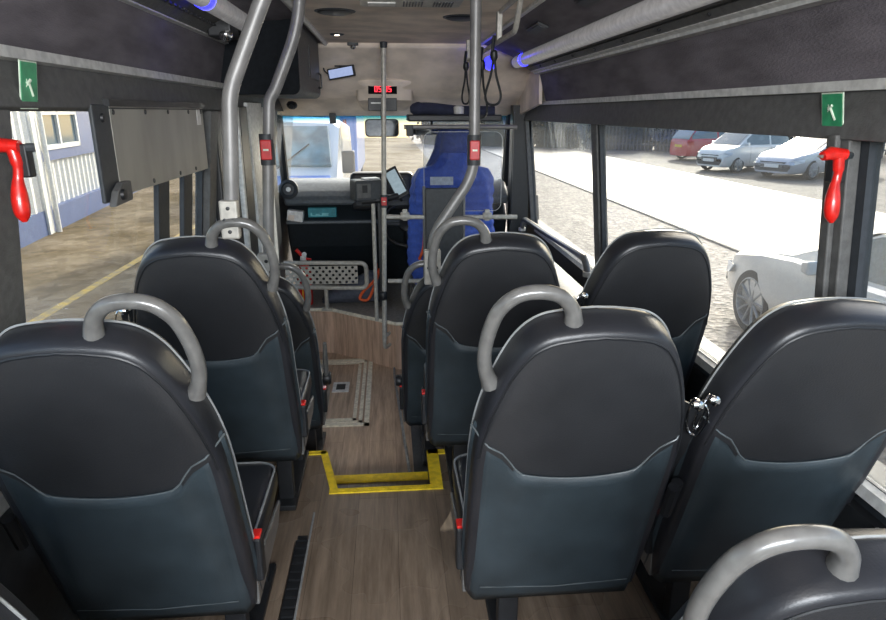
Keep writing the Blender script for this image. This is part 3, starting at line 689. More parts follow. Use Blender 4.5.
q = r3(410, 128); MB().box((q.x - 0.025, -0.025, q.z - 0.05), (q.x + 0.02, 0.02, q.z + 0.02)).build('rail_end', 'dgrey', t, smooth=0, bevel=0.005)

# left barrier with perforated panel
t = thing('perforated_barrier', 'cream rail barrier with a perforated panel on the platform, in front of the dashboard', 'barrier', (-0.5, 4.75, 0.0))
o4 = Vector((-0.5, 4.75, 0)); r4 = lambda px, py: at(px, py, Y=4.75) - o4
path = fillet([r4(270, 263), r4(366, 263), r4(367, 288), r4(270, 287)], 0.05, 6)
MB().tube(path, 0.017, 12).build('rail', 'rail', t)
a = r4(285, 267); c = r4(358, 283.5)
# perforated plate: real holes, built as a grid of cells each with a round opening
b = MB(); nx, nz = 22, 5
cw = (c.x - a.x) / nx; ch = (a.z - c.z) / nz; K = 8
for i in range(nx):
    for j in range(nz):
        cx = a.x + (i + 0.5)*cw; cz = c.z + (j + 0.5)*ch
        sq = [Vector((cx + sx*cw/2, 0, cz + sz*ch/2)) for sx, sz in ((1,0),(1,1),(0,1),(-1,1),(-1,0),(-1,-1),(0,-1),(1,-1))]
        if (i + j) % 2 == 0:
            hr = 0.45*min(cw, ch)*1.0
            ho = [Vector((cx + hr*math.cos(k*PI/4), 0, cz + hr*math.sin(k*PI/4))) for k in range(K)]
            b.add(sq + ho, [(k, (k+1) % 8, (k+1) % 8 + 8, k + 8) for k in range(8)])
        else: b.add(sq, [tuple(range(8))])
o = b.build('perforated_panel', 'rail', t, smooth=0); md = o.modifiers.new('s', 'SOLIDIFY'); md.thickness = 0.006
for px, wd in ((326, 0.026), (296, 0.02)):
    b = MB(); q = r4(px, 288); g = Vector((q.x - (0.06 if px == 296 else 0), 0, 0.01)); b.tube([(q.x, 0, q.z), g], wd*0.6, 8); b.box((g.x - 0.04, -0.03, 0), (g.x + 0.04, 0.03, 0.012))
    b.build('support_foot', 'rail', t)

# ticket post
t = thing('ticket_machine', 'dark ticket machine on a slim post beside the central pole', 'ticket machine', (-0.10, 4.45, 0.0))
o5 = Vector((-0.10, 4.45, 0)); r5 = lambda px, py, Y=4.45: at(px, py, Y=Y) - o5
q = r5(373, 200); MB().tube([(q.x, 0, 0), (q.x, 0, q.z + 0.02)], 0.014, 10).build('post', 'rail', t)
q2 = r5(380, 200); MB().box((q2.x - 0.02, 0.02, 0.1), (q2.x + 0.012, 0.05, q2.z)).build('cable_duct', 'black', t, smooth=0, bevel=0.004)
a = r5(354, 180); c = r5(381, 200)
mm = Matrix.Translation(Vector(((a.x + c.x)/2, 0, (a.z + c.z)/2))) @ Matrix.Rotation(R(18), 4, 'Z')
cs = MB().box((-0.10, -0.06, -0.07), (0.10, 0.10, 0.07), mm).build('casing', 'dgrey', t, smooth=0, bevel=0.014)
MB().box((-0.09, -0.064, -0.045), (0.005, -0.058, 0.05), mm).build('printer_panel', 'header', cs, smooth=0, bevel=0.003)
MB().box((-0.055, -0.068, -0.01), (-0.02, -0.063, 0.04), mm).build('paper_slot', 'black', cs, smooth=0)
MB().box((-0.02, 0.0, 0.07), (0.09, 0.09, 0.078), mm).build('top_pad', 'trim', cs, smooth=0, bevel=0.003)
q = r5(366, 201); MB().tube(fillet([(q.x - 0.03, -0.02, q.z), (q.x + 0.1, -0.02, q.z + 0.01), (q.x + 0.22, 0.02, q.z + 0.03)], 0.03), 0.022, 10).build('arm', 'black', t)
# tablet
P = at(396, 183, Y=4.5)
t = thing('driver_tablet', 'tilted black tablet with a pale lit screen, right of the central pole', 'tablet', P)
mm = Matrix.Rotation(R(-28), 4, 'Y') @ Matrix.Rotation(R(-20), 4, 'X')
MB().box((-0.052, -0.008, -0.11), (0.052, 0.012, 0.11), mm).build('case', 'black', t, smooth=0, bevel=0.006)
MB().box((-0.038, -0.011, -0.085), (0.038, -0.008, 0.09), mm).build('screen', mat('tablet_screen', (0.2, 0.25, 0.28), 0.2, emit=(0.35, 0.45, 0.5), es=0.28), t, smooth=0)
MB().tube([(0.0, 0.02, -0.02), (0.04, 0.06, -0.13)], 0.012, 8).build('arm', 'black', t)

# right side hand rail
t = thing('window_handrail', 'sloping-looking grey hand rail along the sill of the front right window', 'hand rail', (0.97, 3.9, 0.62))
t['label'] = 'grey hand rail running along the sill of the front right window'
o6 = Vector((0.97, 3.9, 0.62)); r6 = lambda px, py: at(px, py, X=0.97) - o6
MB().tube(fillet([r6(522, 229), r6(524, 219), r6(585, 258), r6(588, 274)], 0.10, 8), 0.018, 12).build('rail', 'handle', t)
for px, py in ((522, 229), (588, 274)):
    q = r6(px, py); MB().lathe([(0.026, -0.012), (0.026, 0.01), (0.018, 0.012)], q).build('mount', 'bracket', t)
# rounded grey wheel arch box
t = thing('wheel_arch_box', 'rounded grey wheel arch cover against the right wall, under the hand rail', 'cover', (0.92, 3.2, 0.0))
q = rrect(-0.1, 0.14, -0.3, 0.56, 0.08)
MB().prism([(x, -0.35, z) for x, z in q], (0, 1.2, 0)).build('cover', mat('arch_grey', (0.17, 0.175, 0.19), 0.6), t, smooth=30, bevel=0.02)
MB().tube(spline([(-0.03, -0.36, 0.44), (-0.02, -0.40, 0.49), (0.03, -0.40, 0.48), (0.05, -0.37, 0.42)]), 0.012, 8).build('hook', 'handle', t)

# overhead grab frame and straps
t = thing('overhead_grab_frame', 'overhead rail on the right made of square silver tube, straps hang from it', 'grab rail', (0.50, 3.4, 1.75))
b = MB(); b.tube(fillet([(0.0, -0.85, 0.12), (0.0, -0.74, 0.0), (0.0, 0.85, 0.0)], 0.03), 0.011, 8)
b.tube([(0, -0.85, 0.12), (0, -0.4, 0.12)], 0.013, 8); b.build('rail', 'bracket', t)
for y in (-0.35, 0.45, 0.8): MB().box((-0.012, y - 0.02, 0.0), (0.012, y + 0.02, 0.13)).build('hanger', 'bracket', t, smooth=0, bevel=0.004)
def strap(px, ytop, ybot, Y, hw, lab):
    P = at(px, ytop, Y=Y); Q = at(px, ybot, Y=Y); h = P.z - Q.z
    t = thing('hanging_strap', lab, 'strap', P, group='black looped hanging straps')
    MB().tube(spline([(0, 0, 0.06), (-0.006, 0, 0.0), (0, 0, -0.03)]), 0.008, 8).build('cord', 'black', t)
    MB().lathe([(0.008, 0.02), (0.016, 0.012), (0.018, -0.012), (0.010, -0.028)], (0, 0, -0.02)).build('toggle', 'black', t)
    pts = [(0, 0, -0.03), (-hw*0.35, 0, -h*0.45), (-hw, 0, -h*0.8), (-hw*0.75, 0, -h*0.96), (0, 0, -h), (hw*0.75, 0, -h*0.96), (hw, 0, -h*0.8), (hw*0.35, 0, -h*0.45)]
    MB().tube(spline(pts, 6, closed=True), 0.0055, 8, closed=True).build('loop', 'black', t)
strap(494, 50, 105, 3.05, 0.035, 'black looped hanging strap nearest the windows, right of the grab pole')
strap(466, 62, 104, 4.05, 0.022, 'thin black looped hanging strap left of the grab pole, over the driver')
strap(482, 60, 118, 3.4, 0.03, 'black looped hanging strap partly hidden behind the grab pole')

# ------------------------------------------------------------------ seats
ANG = R(20); CA, SA = math.cos(ANG), math.sin(ANG)
def B(x, v, y): return Vector((x, y*CA - v*SA, 0.255 + v*CA*1.08 + y*SA))
HW = 0.229
HT = [(0, 0.226), (0.1, 0.229), (0.3, 0.229), (0.46, 0.229), (0.53, 0.224), (0.60, 0.211), (0.66, 0.192), (0.71, 0.172), (0.745, 0.153), (0.77, 0.131), (0.787, 0.10), (0.795, 0.06), (0.798, 0.0)]
def hwv(v):
    v = min(max(v, 0.0), 0.798)
    for (a, h0), (c, h1) in zip(HT[:-1], HT[1:]):
        if v <= c: return h0 + (h1 - h0)*(v - a)/(c - a)
    return 0.0
def hwv_old(v):
    if v < 0.08: return 0.224 + 0.004*v/0.08
    if v < 0.45: return 0.228 + (HW - 0.228) * math.sin((v - 0.08)/0.37*PI/2)
    k = min(1, (v - 0.45) / 0.35)
    return HW * (1 - k**2.3) ** (1/2.15)
def outline():
    R_ = [(hwv(v), v) for v in [0.0, 0.04, 0.08, 0.15, 0.22, 0.3, 0.37, 0.44]]
    top = spline([(hwv(v), v, 0) for v in (0.44, 0.50, 0.56, 0.62, 0.67, 0.71, 0.745, 0.772, 0.788, 0.796)], 3)[1:]
    R_ += [(p.x, p.y) for p in top]
    L_ = [(-x, v) for x, v in reversed(R_)]
    return R_ + [(0, 0.798)] + L_

def oring(sx, y, sv=None, cv=0.38):
    sv = sv if sv is not None else sx
    return [B(x*sx, cv + (v-cv)*sv, y) for x, v in OUT]
def split(x):
    a = abs(x)
    if a < 0.13: return 0.436 + 0.018*(a/0.13)**2
    if a < 0.165: return 0.454 + 0.052*(a-0.13)/0.035
    return 0.506 + 0.036*min(1, (a-0.165)/0.055)
def top_in(x, m=0.219, v0=0.43, h=0.335):
    a = abs(x)*0.229/m; best = 0.50
    for k in range(120):
        v = 0.50 + 0.298*k/119
        if hwv(v) >= a: best = v
    return best - 0.014
def make_seat(name, label, hand, kind='aisle', arm=False, drop=0.0, loc=(0,0,0), rz=0):
    """hand=+1: aisle on +x side; kind 'window' has no grab handle"""
    t = thing(name, label, 'seat', loc, rz, 'black leather passenger seats')
    g = hand; lg = 0.14 if hand > 0 else 0.09
    # pad
    b = MB(); rr = [oring(0.94, -0.008, 0.955), oring(0.972, -0.006, 0.98), oring(0.992, 0.003, 0.994), oring(1.0, 0.016), oring(1.0, 0.062), oring(0.97, 0.085, 0.98), oring(0.90, 0.098, 0.94), oring(0.6, 0.09, 0.8)]
    b.rows(rr); b.build('backrest', 'vinyl', t, smooth=70)
    # rear leather panel
    b = MB(); rows = []
    N, Mv = 28, 12
    for j in range(Mv + 1):
        row = []
        for i in range(N + 1):
            u = math.sin((i/N*2 - 1)*PI/2); x = u*0.2185
            lo = split(x) - 0.02; hi = max(top_in(x), lo + 0.001); w = j/Mv; v = lo + (hi-lo)*w
            e = max(0.0, 1 - abs(u)**5) * max(0.0, 1 - w**7)
            row.append(B(x, v, -0.007 - 0.014*e))
        rows.append(row)
    b.rows(rows, ring=False); b.build('rear_leather_panel', 'leather', t, smooth=80)
    # seam around it
    path = [B(x*1.0, v, -0.0055) for x, v in [(0.2045*math.sin(k/30*PI/2*2 - PI/2), 0) for k in range(0)]]
    pts = []
    for k in range(41):
        u = math.sin((k/40*2 - 1)*PI/2); x = u*0.220; pts.append(B(x, top_in(x, 0.2205, 0.425, 0.342), -0.0075))
    MB().tube(pts, 0.0028, 6).build('seam', 'black', t)
    # hard shell
    b = MB(); rows = []; N, Mv = 36, 14
    for j in range(Mv + 1):
        row = []
        for i in range(N + 1):
            u = math.sin((i/N*2 - 1)*PI/2*0.999); w = j/Mv
            v = -0.012 + w*(split(u*HW) + 0.012)
            hx = hwv(max(0.0, v))*1.022
            a = abs(u)
            y = -0.024 + 0.056*max(0, (a-0.86)/0.14)**1.6
            rdg = 1/(1 + math.exp(-(a - (0.80 - 0.20*w))*30))
            y += 0.016*(rdg) * min(1, w*4) - 0.004
            if w < 0.1: y += 0.010*(1 - w/0.1)
            row.append(B(u*hx, v, y))
        rows.append(row)
    b.rows(rows, ring=False)
    sh = b.build('backrest_shell', 'shell', t, smooth=80); md = sh.modifiers.new('s', 'SOLIDIFY'); md.thickness = 0.007; md.offset = -1
    # paler tube along the shell's top edge, a highlight put into the colour
    pts = [B(u*HW*1.018, split(u*HW) - 0.001, -0.026 + 0.052*max(0, (abs(u)-0.86)/0.14)**1.6 + 0.010/(1 + math.exp(-(abs(u) - 0.6)*26))) for u in [k/30*2 - 1 for k in range(31)]]
    MB().tube(pts, 0.0022, 6).build('shell_edge_highlight', mat_highlight, sh)
    MB().tube([B(-0.19, 0.055, -0.026), B(0, 0.048, -0.030), B(0.19, 0.055, -0.026)], 0.0015, 5).build('shell_crease', mat_highlight, sh)
    # side piping
    MB().tube([B(x*1.004, v*1.003, 0.066) for x, v in OUT], 0.0022, 6).build('piping', 'piping', t)
    # cushion
    b = MB(); rows = []
    for y, hw, z0, z1 in ((0.03, 0.18, 0.335, 0.385), (0.04, 0.205, 0.32, 0.402), (0.12, 0.22, 0.315, 0.405), (0.3, 0.222, 0.315, 0.412), (0.40, 0.218, 0.32, 0.415), (0.435, 0.205, 0.325, 0.402), (0.455, 0.185, 0.34, 0.385)):
        q = rrect(-hw, hw, z0, z1, 0.035, 4); rows.append([Vector((x, y, z)) for x, z in q])
    b.rows(rows); cu = b.build('cushion', 'vinyl', t, smooth=60)
    q = fillet([(-0.21, 0.06, 0.400), (-0.215, 0.40, 0.410), (-0.175, 0.447, 0.400), (0.175, 0.447, 0.400), (0.215, 0.40, 0.410), (0.21, 0.06, 0.400)], 0.05)
    MB().tube(q, 0.0035, 6).build('cushion_piping', 'piping', cu)
    MB().tube(spline([(-0.13, 0.08, 0.407), (-0.15, 0.22, 0.411), (-0.10, 0.36, 0.415), (0.10, 0.36, 0.415), (0.15, 0.22, 0.411), (0.13, 0.08, 0.407)]), 0.002, 5).build('cushion_seam', 'black', cu)
    # frame and legs
    b = MB(); b.box((-0.2, -0.01, 0.275), (0.2, 0.05, 0.312)); b.box((-0.2, 0.05, 0.28), (-0.17, 0.40, 0.32)); b.box((0.17, 0.05, 0.28), (0.2, 0.40, 0.32)); b.box((-0.2, 0.36, 0.28), (0.2, 0.40, 0.32))
    b.build('seat_frame', 'bracket', t, smooth=0, bevel=0.006)
    b = MB(); b.prism([(g*0.218, 0.0, 0.25), (g*0.218, 0.30, 0.27), (g*0.218, 0.36, 0.32), (g*0.218, 0.0, 0.36)], (g*0.012, 0, 0)); b.build('side_valance', 'handle', t, smooth=0, bevel=0.005)
    for yy in (0.10, 0.38):
        MB().box((g*lg - 0.028, yy - 0.02, -drop), (g*lg + 0.028, yy + 0.02, 0.30)).build('leg', 'black', t, smooth=0, bevel=0.004)
    MB().box((g*lg - 0.04, 0.03, -drop), (g*lg + 0.04, 0.45, -drop + 0.022)).build('foot_plate', 'black', t, smooth=0, bevel=0.004)
    if kind == 'window':
        MB().box((-g*0.15 - 0.025, 0.22, -drop), (-g*0.15 + 0.025, 0.27, 0.30)).build('leg', 'black', t, smooth=0, bevel=0.004)
    # buckle
    bk = MB().box((g*0.234 - 0.012, -0.0, 0.32), (g*0.234 + 0.012, 0.04, 0.445), Matrix.Rotation(R(0), 4, 'X')).build('belt_buckle', 'black', t, smooth=0, bevel=0.006)
    MB().box((g*0.234 - 0.011, 0.003, 0.443), (g*0.234 + 0.011, 0.037, 0.452)).build('release_button', 'red', bk, smooth=0, bevel=0.003)
    # belt guide at the shoulder away from the aisle
    gs = -g if kind == 'aisle' else g
    c = Vector((gs*0.232, 0, 0))
    def G(dx, v, y): return B(gs*(0.228 + dx), v, y)
    bg_ = MB().tube(spline([G(0.002, 0.60, 0.02), G(0.024, 0.60, 0.0), G(0.034, 0.565, -0.005), G(0.026, 0.52, 0.0), G(0.008, 0.53, 0.015)], 6, closed=True), 0.0028, 8, closed=True).build('belt_guide', 'chrome', t)
    MB().lathe([(0.011, 0), (0.011, 0.008), (0.006, 0.011), (0, 0.011)], G(0.004, 0.605, -0.0), axis=(0, -1, 0.2), seg=14).build('bolt', 'chrome', bg_)
    MB().prism([G(-0.018, 0.60, 0.02), G(0.022, 0.58, 0.015), G(0.03, 0.45, 0.02), G(0.004, 0.25, 0.06), G(-0.012, 0.25, 0.06)], (0, 0.012, 0)).build('seat_belt', 'black', t, smooth=0)
    MB().tube([G(0.018, 0.36, 0.0), G(0.02, 0.27, 0.0)], 0.014, 8).build('belt_reel', 'black', t)
    if kind == 'aisle':
        pts = [(0.045, 0.775), (0.054, 0.81), (0.080, 0.838), (0.12, 0.847), (0.16, 0.840), (0.190, 0.812), (0.204, 0.775), (0.211, 0.735), (0.211, 0.695), (0.204, 0.665), (0.194, 0.64)]
        pth = spline([B(g*(x + 0.006), v + 0.012, 0.03) for x, v in pts], 4)
        n = len(pth); rad = [0.0148 + 0.006*abs(k/(n-1)*2 - 1)**6 for k in range(n)]
        MB().tube(pth, rad, 14, flat=0.95).build('grab_handle', 'handle', t)
    if arm:
        a = MB().tube([(g*0.25, 0.02, 0.50), (g*0.252, -0.01, 0.60), (g*0.255, -0.03, 0.70)], [0.020, 0.022, 0.016], 10, flat=0.6).build('armrest', 'handle', t)
        MB().lathe([(0.03, -0.02), (0.034, -0.012), (0.034, 0.012), (0.028, 0.02)], (g*0.252, 0.02, 0.50), axis=(1, 0, 0)).build('pivot_knob', 'black', a)
    return t
mat_highlight = mat('shell_highlight_plastic', (0.09, 0.105, 0.11), 0.3)  # paler than the shell plastic: edge highlight as a colour

def dup(root, label, loc, rz=0):
    r = root.copy(); C.objects.link(r); r.location = loc; r.rotation_euler = (0, 0, rz); r['label'] = label
    for ch in list(root.children):
        c = ch.copy(); C.objects.link(c); c.parent = r
        for gch in ch.children:
            d = gch.copy(); C.objects.link(d); d.parent = c
    return r
def tip_up(r):
    """this seat's cushion is folded up against its backrest"""
    for ch in list(r.children):
        n = ch.name.split('.')[0]
        if n in ('side_valance', 'seat_frame'): ch.matrix_basis = Matrix.Translation((0, 0, -0.14)) @ ch.matrix_basis
        if n == 'cushion':
            ch.matrix_basis = Matrix.Translation((0, 0.07, 0.20)) @ Matrix.Rotation(R(102), 4, 'X') @ Matrix.Translation((0, -0.05, -0.42)) @ ch.matrix_basis
    return r
OUT = outline()
Y1, Y2, Y3 = 1.37, 2.18, 2.95
aR = make_seat('passenger_seat', 'black leather seat with grab handle right of the aisle, in the centre foreground', -1, loc=(0.393, Y1, 0))
dup(aR, 'black leather aisle seat right of the aisle, just behind the yellow step edge', (0.345, Y2, 0))
tip_up(dup(aR, 'black leather seat at the bottom right corner, only its big grab handle and shoulder seen', (0.605, 0.87, -0.165)))
aL = make_seat('passenger_seat', 'black leather seat left of the aisle, large in the left foreground', 1, loc=(-0.585, Y1, 0.0))
dup(aL, 'black leather seat left of the aisle with a thick grab pole standing at its handle', (-0.56, Y2 - 0.10, 0.02))
tip_up(dup(aL, 'black leather seat cut off by the bottom left corner of the picture', (-0.665, 0.80, 0.0)))
wR = make_seat('passenger_seat', 'black leather window seat in the right foreground, without grab handle', -1, 'window', loc=(0.903, Y1 + 0.02, 0))
dup(wR, 'black leather window seat beside the front right windows, second from the camera', (0.865, Y2 + 0.02, 0))
eL = make_seat('passenger_seat', 'black leather seat by the entrance on the left, mostly hidden, with a pale armrest', 1, arm=True, loc=(-0.585, Y3, -0.31), drop=0.04)
eR = make_seat('passenger_seat', 'narrow-looking black leather seat by the entrance on the right, half hidden behind the next seat', -1, arm=False, loc=(0.27, Y3, -0.31), drop=0.02)
eR['label'] = 'black leather seat by the entrance on the right, half hidden behind the next aisle seat'
MB().lathe([(0.026, -0.018), (0.03, -0.01), (0.03, 0.01), (0.024, 0.018)], (-0.245, 0.03, 0.47), axis=(1, 0, 0)).build('pivot_knob', 'black', eR)

# ------------------------------------------------------------------ hammers and signs
def hammer(P, lab, flip, yaw):
    t = thing('emergency_hammer', lab, 'emergency hammer', P, yaw)
    t.scale = (0.74, 0.74, 0.74)
    hd = MB().tube([(-0.055*flip, -0.004, 0.0), (-0.03*flip, 0, 0.008), (0.02*flip, 0, 0.004)], [0.014, 0.020, 0.017], 12).build('head', 'red', t)
    MB().lathe([(0.007, 0), (0.001, 0.018)], (-0.055*flip, -0.004, 0), axis=(-flip, 0, 0), seg=8).build('steel_tip', 'chrome', hd)
    MB().tube(spline([(0.0, 0, 0.0), (0.006*flip, 0, -0.05), (0.0, -0.004, -0.10), (0.0, -0.01, -0.16), (0.004*flip, -0.014, -0.20)], 5), [0.016]*5 + [0.013]*4 + [0.015, 0.017, 0.019, 0.021, 0.022, 0.022, 0.022, 0.021, 0.020, 0.017, 0.012, 0.006][:12], 12).build('grip', 'red', t)
    hb = MB().box((-0.01, 0.0, -0.08), (0.035, 0.035, 0.01)).build('holder', 'black', t, smooth=0, bevel=0.005)
    MB().tube([(0.03*flip, 0.01, 0.0), (0.05*flip, 0.02, 0.0)], 0.012, 8).build('holder_arm', 'dgrey', hb)
P = at(839, 156, X=1.0); hammer(P, 'red emergency hammer on the dark pillar between the right-hand windows', 1, 0)
P = at(12, 148, X=-0.755); hammer(P, 'red emergency hammer at the left edge, on the dark pillar by the left window', 1, 0)
def hsign(P, nrm, lab, w=0.042, h=0.075, tilt=0):
    t = thing('hammer_sign', lab, 'sign', P)
    s = -1 if nrm > 0 else 1
    rot = Matrix.Rotation(R(tilt), 4, 'Y')
    def bx(y0, z0, y1, z1, d0, d1, a=0): 
        mb = MB(); mb.box((min(d0, d1)*nrm if nrm > 0 else -max(d0, d1), y0, z0), (max(d0, d1) if nrm > 0 else -min(d0, d1), y1, z1), rot); return mb
    bx(-w/2, -h/2, w/2, h/2, 0, 0.002).build('plate', 'signwhite', t, smooth=0)
    bx(-w/2 + 0.003, -h/2 + 0.003, w/2 - 0.003, h/2 - 0.003, 0.002, 0.003).build('green_field', 'green', t, smooth=0)
    x = 0.0035*nrm
    # hammer pictogram: handle and head, with breaking-glass dashes
    def rod(a, c, r):
        a = rot @ Vector((x, *a)); c = rot @ Vector((x, *c)); return (a, c, r)
    mb = MB(); mb.tube(list(rod((0.012*s*-1, -0.022), (-0.004*s*-1, 0.006), 0)[:2]), 0.0028, 6)
    mb.tube(list(rod((-0.010*s*-1, 0.002), (0.003*s*-1, 0.011), 0)[:2]), 0.0036, 6)
    mb.build('hammer_symbol', 'signwhite', t)
    mb = MB()
    for da in ((-0.014, -0.004), (-0.015, 0.006), (-0.012, 0.013)):
        mb.tube(list(rod((-0.010*s*-1, 0.002), (da[0]*s*-1, da[1]), 0)[:2]), 0.0008, 5)
    mb.build('impact_lines', 'signwhite', t)
P = at(833, 110, X=1.022); hsign(P, -1, 'small green hammer sign above the right-hand pillar', 0.075, 0.078, tilt=-10)
P = at(28, 85, X=-0.775); hsign(P, 1, 'small green hammer sign above the left window, near the left edge', 0.07, 0.10, tilt=8)

# left window board
t = thing('folded_window_board', 'grey metal board with screws folded across the top of the left window', 'board', (-0.77, 1.93, 1.20))
MB().box((-0.012, 0.0, 0.02), (0.0, 0.93, 0.275)).build('metal_sheet', 'panel', t, smooth=0)
b = MB(); b.box((-0.03, -0.02, 0.265), (0.01, 0.95, 0.285)); b.box((-0.02, 0.0, 0.258), (0.002, 0.93, 0.262)); b.build('top_hinge', 'black', t, smooth=0)
b = MB(); b.box((-0.014, -0.105, 0.01), (-0.002, 0.005, 0.27)); b.build('side_plate', 'dgrey', t, smooth=0, bevel=0.004)
MB().prism([(0.0, -0.10, 0.0), (0.0, -0.07, 0.04), (0.0, -0.03, 0.06), (0.0, 0.03, 0.06), (0.0, 0.03, 0.005)], (0.02, 0, 0)).build('pivot_bracket', 'header', t, smooth=0, bevel=0.004)
MB().lathe([(0.016, 0), (0.014, 0.008), (0, 0.009)], (0.02, -0.045, 0.028), axis=(1, 0, 0), seg=14).build('bolt', 'black', t)
MB().lathe([(0.013, 0), (0.011, 0.006), (0, 0.007)], (-0.002, -0.05, 0.235), axis=(1, 0, 0), seg=14).build('bolt', 'black', t)
for y, z in ((0.02, 0.25), (0.27, 0.25), (0.49, 0.25), (0.73, 0.25), (0.27, 0.035), (0.55, 0.035), (0.75, 0.035), (0.90, 0.25)):
    MB().lathe([(0.008, 0), (0.007, 0.003), (0, 0.004)], (0.0, y, z), axis=(1, 0, 0), seg=10).build('screw', 'black', t)
MB().box((0.0, 0.84, 0.20), (0.002, 0.89, 0.262)).build('paper_tag', 'white', t, smooth=0)

# oval socket on the lower right wall
P = at(880, 537, X=1.10); P.x = 1.10
t = thing('wall_fastener', 'round pale fastener with two slots on the dark lower right wall', 'fastener', P)
MB().lathe([(0.020, 0), (0.020, 0.004), (0.015, 0.005), (0.015, 0.003)], (0, 0, 0), axis=(-1, 0, 0)).build('ring', 'white', t)
MB().box((-0.007, -0.012, -0.004), (-0.002, 0.012, 0.004)).build('slot_bar', 'white', t, smooth=0)

# ------------------------------------------------------------------ cab: dashboard, wheel, seat, jacket
t = thing('dashboard', 'grey bus dashboard with a round air vent at its left end', 'dashboard', (0.05, 5.3, 0.5))
o7 = Vector((0.05, 5.3, 0.5)); r7 = lambda px, py, Y=5.2: at(px, py, Y=Y) - o7
zt = r7(330, 183, 5.3).z; zb = r7(330, 206, 5.1).z
b = MB(); b.rows([[Vector((x, y, z)) for y, z in ((0.65, zt - 0.02), (0.1, zt + 0.01), (0.0, zt), (-0.12, zt - 0.05), (-0.18, zb + 0.06), (-0.16, zb), (0.0, zb - 0.02), (0.65, zb - 0.02))] for x in (-0.88, -0.86, 0.1, 0.9)])
b.build('upper_body', 'dash', t, smooth=45, bevel=0.02)
b = MB(); b.rows([[Vector((x, y, z)) for y, z in ((0.0, zb - 0.01), (-0.13, zb - 0.13), (-0.05, zb - 0.35), (0.2, -0.47), (0.65, -0.47), (0.65, zb))] for x in (-0.88, 0.9)])
b.build('lower_body', 'dashdk', t, smooth=0, bevel=0.02)
b = MB(); b.box((-0.88, -0.15, zb - 0.15), (0.1, 0.0, zb - 0.125)); b.build('tray', 'dash', t, smooth=0, bevel=0.008)
q = r7(288, 190, 5.1); v = MB().lathe([(0.075, 0), (0.075, 0.02), (0.055, 0.03), (0.045, 0.015), (0.0, 0.015)], (q.x, -0.16, q.z), axis=(0, -1, 0.1), seg=24).build('air_vent', 'dgrey', t)
MB().lathe([(0.02, 0.01), (0.018, 0.03), (0, 0.032)], (q.x, -0.16, q.z), axis=(0, -1, 0.1), seg=16).build('vent_knob', 'trim', v)
b = MB()
for k in range(3): b.lathe([(0.0, 0.017), (0.044, 0.018)], (q.x, -0.16, q.z), axis=(0, -1, 0.1), seg=20)
a = r7(307, 209, 5.12); c = r7(336, 218, 5.12)
MB().box((a.x, -0.135, c.z), (c.x, -0.08, a.z)).build('teal_display', 'teal', t, smooth=0, bevel=0.003)
b = MB()
for (dx, wd, hh) in ((0.02, 0.012, 0.5), (0.06, 0.03, 0.3), (0.11, 0.05, 0.4)):
    b.box((a.x + dx, -0.137, c.z + 0.015), (a.x + dx + wd, -0.135, c.z + 0.015 + (a.z - c.z - 0.03)*hh))
b.box((a.x + 0.02, -0.1365, c.z + 0.010), (a.x + 0.16, -0.135, c.z + 0.016))
b.build('display_marks', mat('display_marks', (0.1, 0.3, 0.32), 0.4, emit=(0.1, 0.35, 0.4), es=0.1), t, smooth=0)
# white box on the dash tray
a = at(287, 219, Y=5.14); 
t = thing('white_box', 'small crumpled white box in the dashboard tray, under the air vent', 'box', (a.x + 0.06, 5.12, 0.5 + zb - 0.12))
MB().box((-0.06, -0.02, 0.0), (0.065, 0.06, 0.085), Matrix.Rotation(R(8), 4, 'Y')).build('carton', 'white', t, smooth=0, bevel=0.008)
MB().box((-0.05, -0.024, 0.01), (0.0, -0.02, 0.05), Matrix.Rotation(R(8), 4, 'Y')).build('print', 'beige', t, smooth=0)
# instrument binnacle + wheel
P = at(395, 200, Y=5.1)
t = thing('instrument_binnacle', 'black instrument binnacle on the dashboard, behind the steering wheel', 'instrument panel', (P.x + 0.05, 5.15, P.z + 0.01))
MB().box((-0.40, -0.02, -0.10), (0.10, 0.15, 0.20), None).build('hood', 'black', t, smooth=0, bevel=0.04)
MB().box((-0.36, -0.035, -0.06), (0.06, -0.018, 0.15), None).build('dial_panel', 'dgrey', t, smooth=0, bevel=0.01)
P = at(408, 224, Y=5.02)
t = thing('steering_wheel', 'dark steering wheel seen low between the ticket machine and the blue jacket', 'steering wheel', P)
ax = Vector((0, -1, 0.9)).normalized(); e1 = Vector((1, 0, 0)); e2 = ax.cross(e1)
MB().tube([(e1*math.cos(2*PI*k/40) + e2*math.sin(2*PI*k/40))*0.2 for k in range(40)], 0.015, 10, closed=True).build('rim', 'black', t)
MB().lathe([(0.07, -0.02), (0.07, 0.01), (0.04, 0.03), (0, 0.03)], (0, 0, 0), axis=ax).build('hub', 'black', t)
b = MB()
for a_ in (0, 180, 270): b.tube([(0, 0, 0), (e1*math.cos(R(a_)) + e2*math.sin(R(a_)))*0.195], 0.014, 8)
b.build('spoke', 'dgrey', t)
MB().tube([(0, 0, 0), -ax*0.35], 0.035, 10).build('column', 'black', t)

